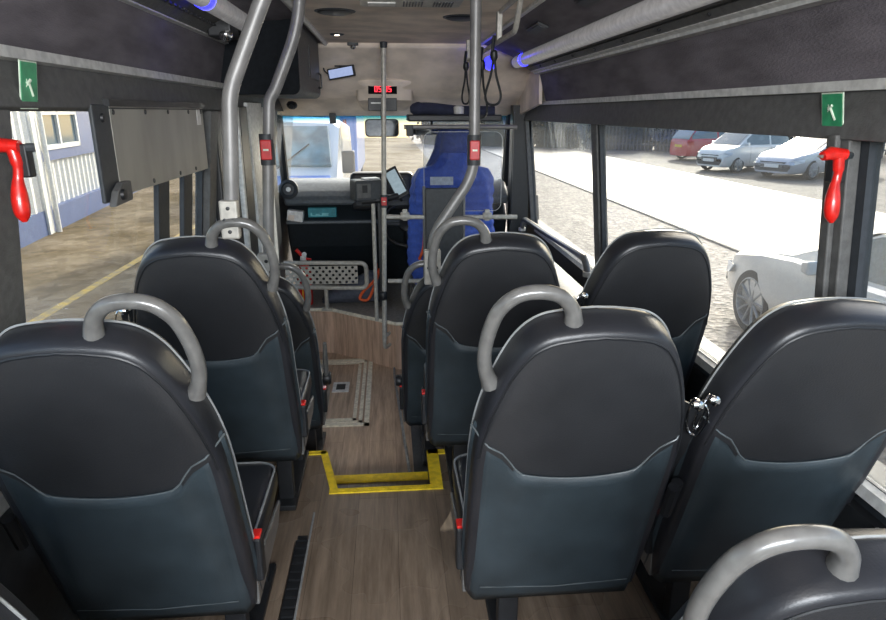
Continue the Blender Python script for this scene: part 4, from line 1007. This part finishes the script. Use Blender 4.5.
# driver's seat
P0 = Vector((0.52, 4.72, 0.0))
t = thing('cab_seat', 'tall blue cloth driver seat with integrated headrest behind the partition', 'seat', P0)
r8 = lambda px, py, Y=4.72: at(px, py, Y=Y) - P0
cx = r8(451, 160).x
b = MB(); rows = []
for z, hw, th in ((0.42, 0.24, 0.10), (0.6, 0.26, 0.11), (0.85, 0.255, 0.10), (1.02, 0.22, 0.09), (1.12, 0.16, 0.08), (1.2, 0.125, 0.07), (1.28, 0.11, 0.06), (1.33, 0.09, 0.05), (1.345, 0.05, 0.03)):
    rows.append([Vector((cx + hw*math.cos(2*PI*k/24)*abs(math.cos(2*PI*k/24))**-0.3 if abs(math.cos(2*PI*k/24)) > 1e-3 else cx, 0.02 + (1.0 - z)*0.12 + th*math.sin(2*PI*k/24), z)) for k in range(24)])
b.rows(rows); b.build('backrest', 'bluedk', t, smooth=70)
MB().box((cx - 0.25, 0.05, 0.36), (cx + 0.25, 0.28, 0.48)).build('cushion', 'bluedk', t, smooth=0, bevel=0.04)
MB().box((cx - 0.2, 0.1, 0.0), (cx + 0.2, 0.26, 0.36)).build('base', 'black', t, smooth=0, bevel=0.02)
MB().tube([B(0,0,0)*0 + Vector((cx - 0.30, 0.0, 0.10)), Vector((cx - 0.31, -0.02, 0.52))], 0.02, 8, flat=0.7).build('folded_armrest', 'handle', t)
# jacket draped over
t = thing('blue_jacket', 'bright blue quilted jacket with an orange zip hung over the driver seat', 'jacket', P0 + Vector((cx, -0.10, 0)))
b = MB(); rows = []
K = 40
for j in range(46):
    w = j/45; z = 0.20 + w*0.98
    prof = [(0.0, 0.27), (0.2, 0.315), (0.55, 0.305), (0.75, 0.285), (0.85, 0.265), (0.89, 0.235), (0.915, 0.13), (1.0, 0.075)]
    for (a0, h0), (a1, h1) in zip(prof[:-1], prof[1:]):
        if a0 <= w <= a1: hw = h0 + (h1 - h0)*(w - a0)/(a1 - a0)
    q = 0.014*abs(math.sin(w*PI*13)) if w < 0.85 else 0.0
    q += 0.006*math.sin(w*9)
    th = 0.085 if w < 0.85 else 0.085 - 0.04*(w - 0.85)/0.15
    rows.append([Vector(((hw + q*0.8)*math.cos(2*PI*k/K)*abs(math.cos(2*PI*k/K) + 1e-6)**-0.35 + 0.012*math.sin(w*7 + k), (1.0 - z)*0.10 - 0.03 + (th + q)*math.sin(2*PI*k/K), z)) for k in range(K)])
b.rows(rows); b.build('body', 'blue', t, smooth=70)
# collar / hood part over the headrest, the clear screen's dimming put into its colour
b = MB(); rows = []
for z, hw, th in ((1.0, 0.20, 0.085), (1.08, 0.15, 0.09), (1.16, 0.122, 0.085), (1.26, 0.108, 0.075), (1.33, 0.096, 0.06), (1.35, 0.07, 0.04)):
    rows.append([Vector((0.03 + hw*math.cos(2*PI*k/24), 0.02 + th*math.sin(2*PI*k/24), z)) for k in range(24)])
b.rows(rows); b.build('hood', mat('blue_hood', (0.075, 0.11, 0.36), 0.6, bump=0.3, bscale=40), t, smooth=70)
q = at(441, 180, Y=4.55) - (P0 + Vector((cx, -0.10, 0)))
MB().box((q.x - 0.08, -0.135, q.z - 0.028), (q.x + 0.08, -0.125, q.z + 0.028), None).build('care_label', 'white', t, smooth=0)
q = at(420, 245, Y=4.6) - (P0 + Vector((cx, -0.10, 0)))
MB().tube(spline([(q.x + 0.03, -0.10, q.z + 0.16), (q.x + 0.02, -0.11, q.z), (q.x - 0.01, -0.10, q.z - 0.09)]), 0.010, 8).build('orange_zip', 'orange', t)

# fire extinguisher
P = at(306, 304, Z=0.0); P.y = 4.92; P.x = -0.68
t = thing('fire_extinguisher', 'small red fire extinguisher standing behind the perforated barrier', 'fire extinguisher', (P.x, 4.92, 0.0))
MB().lathe([(0.0, 0.0), (0.05, 0.0), (0.056, 0.01), (0.056, 0.26), (0.045, 0.30), (0.02, 0.33), (0.018, 0.35)], (0, 0, 0)).build('cylinder', 'red', t)
MB().lathe([(0.02, 0.34), (0.026, 0.35), (0.022, 0.39), (0, 0.395)], (0, 0, 0)).build('valve', 'white', t)
b = MB(); b.tube([(0, 0, 0.38), (-0.05, -0.01, 0.44)], 0.014, 8); b.tube([(0, 0, 0.37), (0.06, -0.01, 0.36)], 0.010, 8); b.build('lever', 'red', t)
MB().lathe([(0.018, 0), (0.018, 0.012), (0, 0.014)], (0.012, -0.022, 0.405), axis=(0, -1, 0)).build('gauge', 'white', t)
b = MB(); b.tube([(-0.012, -0.058, 0.03), (-0.012, -0.058, 0.25)], 0.004, 6); b.build('label_stripe', 'yellow', t)

# bag
P = at(350, 304, Z=0.0)
t = thing('kit_bag', 'slumped dark grey bag with an orange strap on the platform, behind the barrier', 'bag', (-0.28, 4.95, 0.0))
b = MB(); rows = []
for x, h, dp in ((-0.27, 0.03, 0.03), (-0.24, 0.08, 0.08), (-0.15, 0.13, 0.11), (0.0, 0.20, 0.13), (0.10, 0.26, 0.13), (0.17, 0.24, 0.11), (0.21, 0.14, 0.07), (0.22, 0.05, 0.03)):
    rows.append([Vector((x + 0.01*math.sin(k*2.1), dp*math.cos(2*PI*k/16) + 0.008*math.sin(5*k + x*30), max(0.0, h/2 + h/2*math.sin(2*PI*k/16)*1.0) + 0.004*math.sin(3*k))) for k in range(16)])
b.rows(rows); b.build('body', 'bag', t, smooth=70)
MB().tube(spline([(0.16, -0.12, 0.34), (0.15, -0.14, 0.22), (0.06, -0.15, 0.13), (0.03, -0.15, 0.07), (0.09, -0.15, 0.06), (0.14, -0.15, 0.16), (0.19, -0.13, 0.30)]), 0.011, 8).build('strap', 'orange', t)

# ------------------------------------------------------------------ outside
ZG = -0.75
struct(MB().box((-40, -25, ZG - 0.1), (1.9, 60, ZG)), 'ground_yard', 'concrete', smooth=0)
struct(MB().box((1.9, -25, ZG - 0.1), (5.72, 70, ZG)), 'ground_gravel', 'gravelm', smooth=0)
struct(MB().box((5.72, -25, ZG - 0.1), (11.2, 70, ZG + 0.004)), 'ground_road', 'road', smooth=0)
struct(MB().box((11.2, -25, ZG - 0.1), (60, 70, ZG + 0.002)), 'ground_car_park', gravel('car_park_asphalt', (0.09, 0.083, 0.072), (0.16, 0.145, 0.125), scale=7, rough=0.8, bump=0.1), smooth=0)
MB().box((5.66, -20, ZG - 0.05), (5.74, 60, ZG + 0.03)).build('trim_33', 'kerb', smooth=0, kind='structure')
MB().box((-3.99, 1, ZG), (-3.87, 14, ZG + 0.004)).build('painted_line', 'yline', smooth=0, label='worn yellow line painted on the yard outside the left windows', category='road marking')

# building on the left
A = Vector((-5.9, 8.2, ZG)); Bp = Vector((-7.9, 23.5, ZG)); dv = (Bp - A).normalized(); nv = Vector((dv.y, -dv.x, 0))  # nv faces the bus (+x)
t = thing('industrial_building', 'white corrugated building with a blue base and a white double window, beyond the left window', 'building', A, math.atan2(dv.y, dv.x))
Ln = (Bp - A).length      # local x along the wall, local -y faces the bus
A0 = 4.5                 # corner post position
b = MB(); ps = []
n = int(Ln / 0.075)
for sgn in (0,):
    row0, row1 = [], []
    for i in range(n + 1):
        x = i*0.075; d = -0.045 if (i // 2) % 2 == 0 else 0.0
        if x > A0: x2 = x; d += 0.10
        row0.append(Vector((x, d, 0.42))); row1.append(Vector((x, d, 6.0)))
b.rows([row0, row1], ring=False); b.add([Vector((0, 0.2, 0)), Vector((Ln, 0.2, 0)), Vector((Ln, 0.2, 6)), Vector((0, 0.2, 6))], [(0, 1, 2, 3)])
b.build('cladding', 'clad', t, smooth=0)
MB().box((0, -0.06, 0), (Ln, 0.2, 0.16 + 0.28)).build('blue_base', 'cladblue', t, smooth=0)
MB().box((A0 - 0.22, -0.10, 0.0), (A0 + 0.02, 0.1, 6)).build('corner_post', 'clad', t, smooth=0)
MB().box((A0 + 0.05, -0.02, 1.30), (7.2, 0.14, 1.5)).build('blue_band', 'cladblue', t, smooth=0)
MB().box((7.05, -0.02, 1.30), (9.0, 0.12, 3.2)).build('blue_panel', 'cladblue', t, smooth=0)
x0w, x1w = A0 + 0.15, A0 + 2.5
wf = MB(); z0w, z1w = 1.5, 2.24
wf.box((x0w, -0.05, z0w), (x1w, 0.05, z0w + 0.09)); wf.box((x0w, -0.05, z1w - 0.09), (x1w, 0.05, z1w))
for x in (x0w, (x0w + x1w)/2 - 0.045, x1w - 0.09): wf.box((x, -0.05, z0w), (x + 0.09, 0.05, z1w))
w_ = wf.build('window_frame', 'white', t, smooth=0)
MB().box((x0w + 0.05, 0.0, z0w + 0.05), (x1w - 0.05, 0.02, z1w - 0.05)).build('window_pane', 'carglass', w_, smooth=0)
MB().cyl((A0 + 0.1, -0.14, -0.0), (A0 + 0.1, -0.14, 3), 0.05, 10).build('drain_pipe', 'clad', t)

# cars ------------------------------------------------------------
def interp(T, x):
    for (a, va), (c, vc) in zip(T[:-1], T[1:]):
        if x <= c:
            k = (x - a)/(c - a); return va + (vc - va)*k
    return T[-1][1]
def make_car(name, label, paint, L, Wd, belt, roof, wb, wr, loc, rz, spokes=10, rear_visible=False, grille=True):
    """front points to +x; belt/roof: profile tables over x in 0..1 from rear to front, heights in metres"""
    t = thing(name, label, 'car', loc, rz)
    b = MB(); rows = []; NS = 44
    def sec(s):
        x = (s - 0.5)*L; zb_ = interp(belt, s); zr = interp(roof, s)
        hw = Wd/2 * (1 - 0.22*abs(2*s - 1)**6 - 0.04*abs(2*s-1)**2)
        cab = max(0, zr - zb_)
        pts = [(0.88, 0.22), (0.97, 0.32), (1.0, 0.50), (0.995, zb_*0.78), (0.96, zb_ - 0.03), (0.91, zb_)]
        tw = 0.91 - 0.30*cab
        for k in (0.35, 0.7, 0.93): pts.append((0.91 + (tw - 0.91)*k, zb_ + cab*k))
        pts += [(tw*0.85, zb_ + cab*1.0 + 0.004), (0.0, zb_ + cab + 0.02 + 0.0)]
        r_ = [Vector((x, hw*a, z)) for a, z in pts]
        l_ = [Vector((x, -hw*a, z)) for a, z in pts[:-1]][::-1]
        return r_ + l_, pts, hw
    ss = [k/NS for k in range(NS + 1)]
    for s in ss: rows.append(sec(s)[0])
    b.rows(rows)
    body = b.build('body', paint, t, smooth=35)
    # wheel wells
    xf, xr = wb
    cut = MB()
    for x in (xf, xr):
        for s_ in (1, -1):
            cut.tube([(x, s_*(Wd/2 - 0.24), wr + 0.01), (x, s_*(Wd/2 + 0.1), wr + 0.01)], wr*1.13, 32)
    co_ = cut.build('cut', 'black'); bo = body.modifiers.new('b', 'BOOLEAN'); bo.operation = 'DIFFERENCE'; bo.object = co_; bo.solver = 'EXACT'
    dg = bpy.context.evaluated_depsgraph_get(); dg.update()
    me = bpy.data.meshes.new_from_object(body.evaluated_get(dg)); body.modifiers.clear(); body.data = me
    bpy.data.objects.remove(co_)
    b = MB()
    b.box((-L*0.46, -Wd*0.36, 0.2), (L*0.46, Wd*0.36, 0.45)); b.build('underbody', 'black', t, smooth=0)
    # glass: strips following the cabin, slightly proud
    def P_(s, k, side, off=0.006):
        x = (s - 0.5)*L; zb_ = interp(belt, s); zr = interp(roof, s); cab = max(0, zr - zb_)
        hw = Wd/2 * (1 - 0.22*abs(2*s - 1)**6 - 0.04*abs(2*s-1)**2); tw = 0.91 - 0.30*cab
        return Vector((x, side*(hw*(0.91 + (tw - 0.91)*k) + off), zb_ + cab*k))
    cs = [s for s in [k/200 for k in range(201)] if interp(roof, s) - interp(belt, s) > 0.02]
    s0, s1 = cs[0], cs[-1]
    top = max(r for _, r in roof)
    full = [s for s in cs if interp(roof, s) > top - 0.12]
    f0, f1 = full[0], full[-1]
    mid = (f0 + f1)/2
    for side in (1, -1):
        for (a, c) in ((s0*0.55 + f0*0.45, mid - 0.012), (mid + 0.012, f1*0.6 + s1*0.4)):
            b = MB(); rw = []
            for k in range(13):
                s = a + (c - a)*k/12
                hi = 0.88; rw.append([P_(s, 0.08, side), P_(s, hi, side)])
            b.rows(rw, ring=False); b.build('side_window', 'carglass', t, smooth=60)
    for (a, c, nm) in ((f1, s1, 'windscreen'), (f0, s0, 'rear_window')):
        b = MB(); rw = []
        for k in range(9):
            s = a + (c - a)*(0.05 + 0.88*k/8)
            x = (s - 0.5)*L; z = interp(roof, s) + 0.03; tw = Wd/2*(0.80 - 0.05*(1 - k/8)) * 0.93
            off = 0.012 if nm == 'windscreen' else -0.012
            rw.append([Vector((x + off, -tw, z - 0.01)), Vector((x + off, -tw*0.5, z)), Vector((x + off, tw*0.5, z)), Vector((x + off, tw, z - 0.01))])
        b.rows(rw, ring=False); b.build(nm, 'carglass', t, smooth=60)
    # wheels
    for x in (xf, xr):
        for s_ in (1, -1):
            c = Vector((x, s_*(Wd/2 - 0.12), wr)); ax = (0, s_, 0)
            wl = MB().lathe([(wr*0.70, -0.09), (wr*0.97, -0.09), (wr, -0.05), (wr, 0.06), (wr*0.95, 0.095), (wr*0.74, 0.10), (wr*0.70, 0.08)], c, axis=ax, seg=36, caps=False).build('wheel', 'rubber', t)
            rim = MB(); rim.lathe([(wr*0.74, 0.10), (wr*0.70, 0.105), (wr*0.67, 0.08), (wr*0.67, -0.04)], c, axis=ax, seg=32, caps=False)
            rim.lathe([(wr*0.16, 0.0), (wr*0.16, 0.085), (wr*0.08, 0.095), (0, 0.095)], c, axis=ax, seg=16)
            for k in range(spokes):
                a = 2*PI*k/spokes; d = Vector((math.cos(a), 0, math.sin(a)))
                rim.tube([c + d*wr*0.12 + Vector((0, s_*0.07, 0)), c + d*wr*0.69 + Vector((0, s_*0.09, 0))], 0.016 if spokes > 6 else 0.03, 6)
            rim.build('rim', 'alloy', wl)
            MB().lathe([(0, 0.0), (wr*0.45, 0.0), (wr*0.45, 0.02), (0, 0.02)], c, axis=ax, seg=24).build('brake_disc', 'dgrey', wl)
    # lights, grille, plate
    zf = interp(belt, 0.97)
    for s_ in (1, -1):
        hw = Wd/2
        MB().prism([(L*0.40, s_*hw*0.93, zf*0.98), (L*0.475, s_*hw*0.80, zf*0.93), (L*0.492, s_*hw*0.55, zf*0.86), (L*0.492, s_*hw*0.55, zf*0.72), (L*0.475, s_*hw*0.82, zf*0.74), (L*0.41, s_*hw*0.955, zf*0.84)], (0.012, s_*0.006, 0.0)).build('headlamp', 'lens', t, smooth=0)
        MB().prism([(-L*0.44, s_*hw*0.92, zf*1.15), (-L*0.49, s_*hw*0.70, zf*1.15), (-L*0.49, s_*hw*0.70, zf*0.85), (-L*0.44, s_*hw*0.95, zf*0.85)], (-0.03, s_*0.012, 0)).build('tail_lamp', 'taillens', t, smooth=0)
        m_ = MB().rows([[Vector((xx + (f1 - 0.5)*L*0.0 + (s1*0.5 + f1*0.5 - 0.5)*L, s_*(hw*0.90 + 0.02 + yy), zf + 0.20 + zz)) for xx, zz in ((-0.05, 0), (0.05, 0.02), (0.05, 0.11), (-0.05, 0.13))] for yy in (0.0, 0.13)])
        m_.build('door_mirror', paint, t, smooth=0, bevel=0.02)
        for zz in (0.0,):
            b = MB()
            for sx in (mid, f1 + 0.03, f0 - 0.01):
                x = (sx - 0.5)*L; zz_ = interp(belt, sx)
                b.tube([(x, s_*(hw*1.0), 0.35), (x, s_*(hw*1.002), zz_*0.75), (x, s_*(hw*0.955), zz_ - 0.02)], 0.004, 4)
            b.build('door_gap', 'black', t)
        MB().box(((mid - 0.5)*L + 0.10, s_*hw*0.98 - 0.012, zf*0.98), ((mid - 0.5)*L + 0.28, s_*hw*0.98 + 0.02, zf*0.98 + 0.03)).build('door_handle', paint, t, smooth=0, bevel=0.006)
    gr = MB().prism([(L*(0.494 if z > zf*0.6 else 0.502), y, z) for y, z in ((-Wd*0.26, zf*0.84), (Wd*0.26, zf*0.84), (Wd*0.21, zf*0.52), (-Wd*0.21, zf*0.52))], (0.012, 0, 0)).build('grille', 'black', t, smooth=0)
    b = MB()
    for k in range(4): b.box((L*0.505, -Wd*0.22, zf*(0.56 + 0.07*k)), (L*0.508, Wd*0.22, zf*(0.57 + 0.07*k)))
    b.build('grille_bar', 'trim', gr, smooth=0)
    MB().prism([(L*0.501, y, z) for y, z in ((-Wd*0.36, 0.42), (Wd*0.36, 0.42), (Wd*0.32, 0.28), (-Wd*0.32, 0.28))], (0.012, 0, 0)).build('air_intake', 'dgrey', t, smooth=0)
    MB().box((L*0.505, -0.26, 0.40), (L*0.511, 0.26, 0.51)).build('front_plate', 'plate', t, smooth=0)
    MB().box((-L*0.505, -0.26, 0.62), (-L*0.495, 0.26, 0.73)).build('rear_plate', 'plateyellow', t, smooth=0)
    for xa in (xf, xr): pass
    return t
belt_h = [(0, 0.86), (0.04, 0.98), (0.5, 0.96), (0.76, 0.98), (0.9, 0.90), (0.97, 0.78), (1.0, 0.60)]
roof_h = [(0, 0.86), (0.03, 1.05), (0.10, 1.42), (0.18, 1.52), (0.55, 1.53), (0.62, 1.46), (0.80, 0.98), (0.9, 0.90), (0.97, 0.78), (1.0, 0.60)]
belt_s = [(0, 0.80), (0.03, 0.98), (0.15, 1.0), (0.5, 0.95), (0.70, 0.94), (0.9, 0.82), (0.97, 0.70), (1.0, 0.52)]
roof_s = [(0, 0.80), (0.03, 0.98), (0.12, 1.04), (0.28, 1.36), (0.42, 1.44), (0.52, 1.41), (0.73, 0.96), (0.9, 0.82), (0.97, 0.70), (1.0, 0.52)]
def place(front_far, front_near, L, rev=False):
    a = Vector((*front_far, 0)); c = Vector((*front_near, 0)); d = (c - a).normalized()
    fwd = Vector((d.y, -d.x, 0))           # perpendicular
    if fwd.dot(-((a + c)/2)) < 0: fwd = -fwd
    m_ = (a + c)/2 - fwd*L/2
    ang = math.atan2(fwd.y, fwd.x)
    if rev: ang += PI
    return (m_.x, m_.y, ZG), ang
l_, r_ = place((11.85, 25.0), (12.45, 23.35), 3.8)
make_car('hatchback_car', 'small tall white hatchback parked between the red car and the silver saloon', 'carwhite', 3.7, 1.64, belt_h, roof_h, (1.15, -1.2), 0.29, l_, r_, 9)
l_, r_ = place((12.65, 22.2), (13.4, 20.5), 4.8)
make_car('saloon_car', 'silver saloon parked beside the small white hatchback, bonnet towards the road', 'carsilver', 4.8, 1.84, belt_s, roof_s, (1.45, -1.45), 0.33, l_, r_, 10)
l_, r_ = place((13.5, 31.3), (13.9, 29.3), 4.2, rev=True)
make_car('hatchback_car', 'red hatchback parked tail towards the road, farthest of the parked cars', 'carred', 4.2, 1.78, belt_h, roof_h, (1.35, -1.3), 0.32, l_, r_, 10)
l_, r_ = place((17.2, 20.4), (18.4, 18.6), 4.3)
make_car('hatchback_car', 'white car parked right of the silver saloon, mostly hidden by the pillar with the hammer', 'carwhite', 4.3, 1.78, belt_h, roof_h, (1.3, -1.3), 0.31, l_, r_, 9)
belt_c = [(0, 0.78), (0.03, 0.94), (0.2, 0.95), (0.5, 0.90), (0.68, 0.92), (0.8, 0.86), (0.93, 0.74), (0.98, 0.62), (1.0, 0.45)]
roof_c = [(0, 0.78), (0.03, 0.94), (0.10, 1.0), (0.28, 1.30), (0.42, 1.37), (0.5, 1.33), (0.70, 0.93), (0.8, 0.86), (0.93, 0.74), (0.98, 0.62), (1.0, 0.45)]
make_car('sports_car', 'white low coupe with dark multi-spoke wheels parked close outside the right windows', 'carwhite', 4.65, 1.85, belt_c, roof_c, (1.42, -1.38), 0.34, (4.55, 4.6, ZG), R(90), 10)

# van ahead
t = thing('parked_van', 'large pale van with a blue bonnet facing the bus, seen through the windscreen', 'van', (-1.75, 10.5, ZG))
t.scale = (1, 1, 0.86)
b = MB(); rows = []
for y, zt_, zb_, hw in ((3.6, 2.3, 0.3, 0.98), (0.9, 2.45, 0.3, 1.0), (0.45, 2.35, 0.3, 1.0), (-0.3, 1.55, 0.3, 0.99), (-0.45, 1.42, 0.3, 0.98), (-1.0, 1.22, 0.3, 0.95), (-1.2, 1.0, 0.35, 0.88), (-1.25, 0.6, 0.35, 0.84)):
    rows.append([Vector((-hw, y, zb_)), Vector((hw, y, zb_)), Vector((hw, y, zt_*0.6)), Vector((hw*0.95, y, zt_ - 0.08)), Vector((hw*0.85, y, zt_)), Vector((0, y, zt_ + 0.03)), Vector((-hw*0.85, y, zt_)), Vector((-hw*0.95, y, zt_ - 0.08)), Vector((-hw, y, zt_*0.6))])
b.rows(rows); b.build('body', 'carwhite', t, smooth=30)
MB().prism([(-0.86, -0.25, 1.60), (0.86, -0.25, 1.60), (0.78, 0.38, 2.27), (-0.78, 0.38, 2.27)], (0, -0.05, 0.05)).build('windscreen', 'vanglass', t, smooth=0, bevel=0.02)
MB().prism([(-0.85, -0.42, 1.45), (0.85, -0.42, 1.45), (0.82, -1.0, 1.25), (-0.82, -1.0, 1.25)], (0, -0.01, 0.03)).build('blue_bonnet', 'carblue', t, smooth=0)
b = MB(); b.tube([(0.05, -0.38, 1.60), (0.5, 0.0, 2.0)], 0.012, 6); b.tube([(-0.6, -0.38, 1.60), (-0.1, 0.0, 2.0)], 0.012, 6); b.build('wiper', 'black', t)
for s_ in (-1, 1):
    MB().box((s_*1.12 - 0.1, -0.3, 1.5), (s_*1.12 + 0.1, -0.2, 1.9)).build('door_mirror', 'dgrey', t, smooth=0, bevel=0.03)
    MB().lathe([(0.22, -0.1), (0.34, -0.1), (0.34, 0.1), (0.2, 0.1)], (s_*0.88, -0.5, 0.34), axis=(1, 0, 0)).build('wheel', 'rubber', t)
    MB().box((s_*0.65 - 0.18, -1.27, 0.8), (s_*0.65 + 0.18, -1.2, 1.02)).build('headlamp', 'lens', t, smooth=0, bevel=0.02)
MB().box((-0.45, -1.28, 0.6), (0.45, -1.22, 0.95)).build('grille', 'black', t, smooth=0)
# livery vehicle beyond
t = thing('liveried_minibus', 'blue and white minibus partly seen beyond the pale van, through the windscreen', 'minibus', (-1.9, 19.0, ZG))
MB().box((-1.0, 0, 0.35), (1.0, 6.0, 2.55)).build('body', 'carblue', t, smooth=0, bevel=0.12)
MB().box((0.2, -0.03, 0.5), (0.55, 0.0, 2.2)).build('white_stripe', 'carwhite', t, smooth=0)
MB().box((0.62, -0.03, 0.6), (0.72, 0.0, 2.0)).build('red_stripe', 'carred', t, smooth=0)
MB().box((-0.8, -0.03, 1.4), (0.1, 0.0, 2.2)).build('rear_window', 'carglass', t, smooth=0)
for s_ in (-1, 1):
    MB().lathe([(0.2, -0.1), (0.36, -0.1), (0.36, 0.1), (0.2, 0.1)], (s_*0.85, 1.2, 0.36), axis=(1, 0, 0)).build('wheel', 'rubber', t)
    MB().lathe([(0.2, -0.1), (0.36, -0.1), (0.36, 0.1), (0.2, 0.1)], (s_*0.85, 4.8, 0.36), axis=(1, 0, 0)).build('wheel', 'rubber', t)

# palisade fence behind the car park
FA = Vector((9.5, 40, ZG)); FB = Vector((30, 25.5, ZG)); fd = (FB - FA); fl = fd.length; fd.normalize()
t = thing('palisade_fence', 'long grey palisade fence behind the parked cars', 'fence', FA, math.atan2(fd.y, fd.x))
b = MB()
for k in range(int(fl/0.21)):
    x = k*0.21; b.add([(x, 0, 0.05), (x + 0.07, -0.02, 0.05), (x + 0.07, -0.02, 2.1), (x + 0.035, -0.01, 2.25), (x, 0, 2.1), (x, 0.03, 0.05), (x + 0.07, 0.01, 0.05), (x + 0.07, 0.01, 2.1), (x + 0.035, 0.02, 2.25), (x, 0.03, 2.1)], [(0,1,2,3,4), (9,8,7,6,5), (0,5,6,1), (1,6,7,2), (4,9,5,0)])
b.build('pales', 'fence', t, smooth=0, kind='stuff')
b = MB(); b.box((0, 0.03, 0.4), (fl, 0.07, 0.46)); b.box((0, 0.03, 1.8), (fl, 0.07, 1.86)); b.build('rail', 'fence', t, smooth=0)
# hedge / scrub behind the fence, as separate bushes
def bush(P, rx, ry, h, seed, lab):
    rnd = random.Random(seed)
    b = MB()
    for k in range(260):
        u = rnd.random()*2*PI; v = math.acos(1 - rnd.random()*1.0); rr = 0.75 + 0.3*rnd.random()
        c = Vector((rx*rr*math.sin(v)*math.cos(u), ry*rr*math.sin(v)*math.sin(u), 0.2 + h*rr*math.cos(v)))
        s = 0.16 + 0.2*rnd.random()
        e1 = Vector((rnd.uniform(-1, 1), rnd.uniform(-1, 1), rnd.uniform(-1, 1))).normalized(); e2 = e1.orthogonal().normalized()
        b.add([c - e1*s, c + e2*s*0.6, c + e1*s, c - e2*s*0.6], [(0, 1, 2, 3)])
        b.add([c - e2*s, c + e1.cross(e2)*s*0.6, c + e2*s, c - e1.cross(e2)*s*0.6], [(0, 1, 2, 3)])
    core = []
    for j in range(7):
        a = j/6*PI/2; core.append((max(0.02, rx*0.8*math.cos(a)), h*0.8*math.sin(a)))
    b.lathe(core, (0, 0, 0), seg=12)
    t = thing('bush', lab, 'bush', P, group='scrubby bushes behind the fence')
    b.build('foliage', 'hedge', t, smooth=0)
    MB().tube([(0, 0, -0.02), (0.03, 0, h*0.3)], 0.05, 6).build('stem', 'kerb', t)
for i, (x, y, rx, h) in enumerate(((8.0, 44, 2.6, 3.2), (11.5, 41.5, 2.4, 2.8), (14.5, 39, 2.3, 3.0), (17.6, 36.6, 2.3, 2.6), (20.8, 34.5, 2.3, 2.9), (24, 32.2, 2.3, 2.6), (27.5, 30, 2.4, 3.0), (4.6, 47, 2.8, 3.4), (31, 27.5, 2.4, 2.7))):
    bush((x, y + 1.2, ZG), rx, 1.2, h, i, 'dull brown-green bush in the row behind the fence and the parked cars')
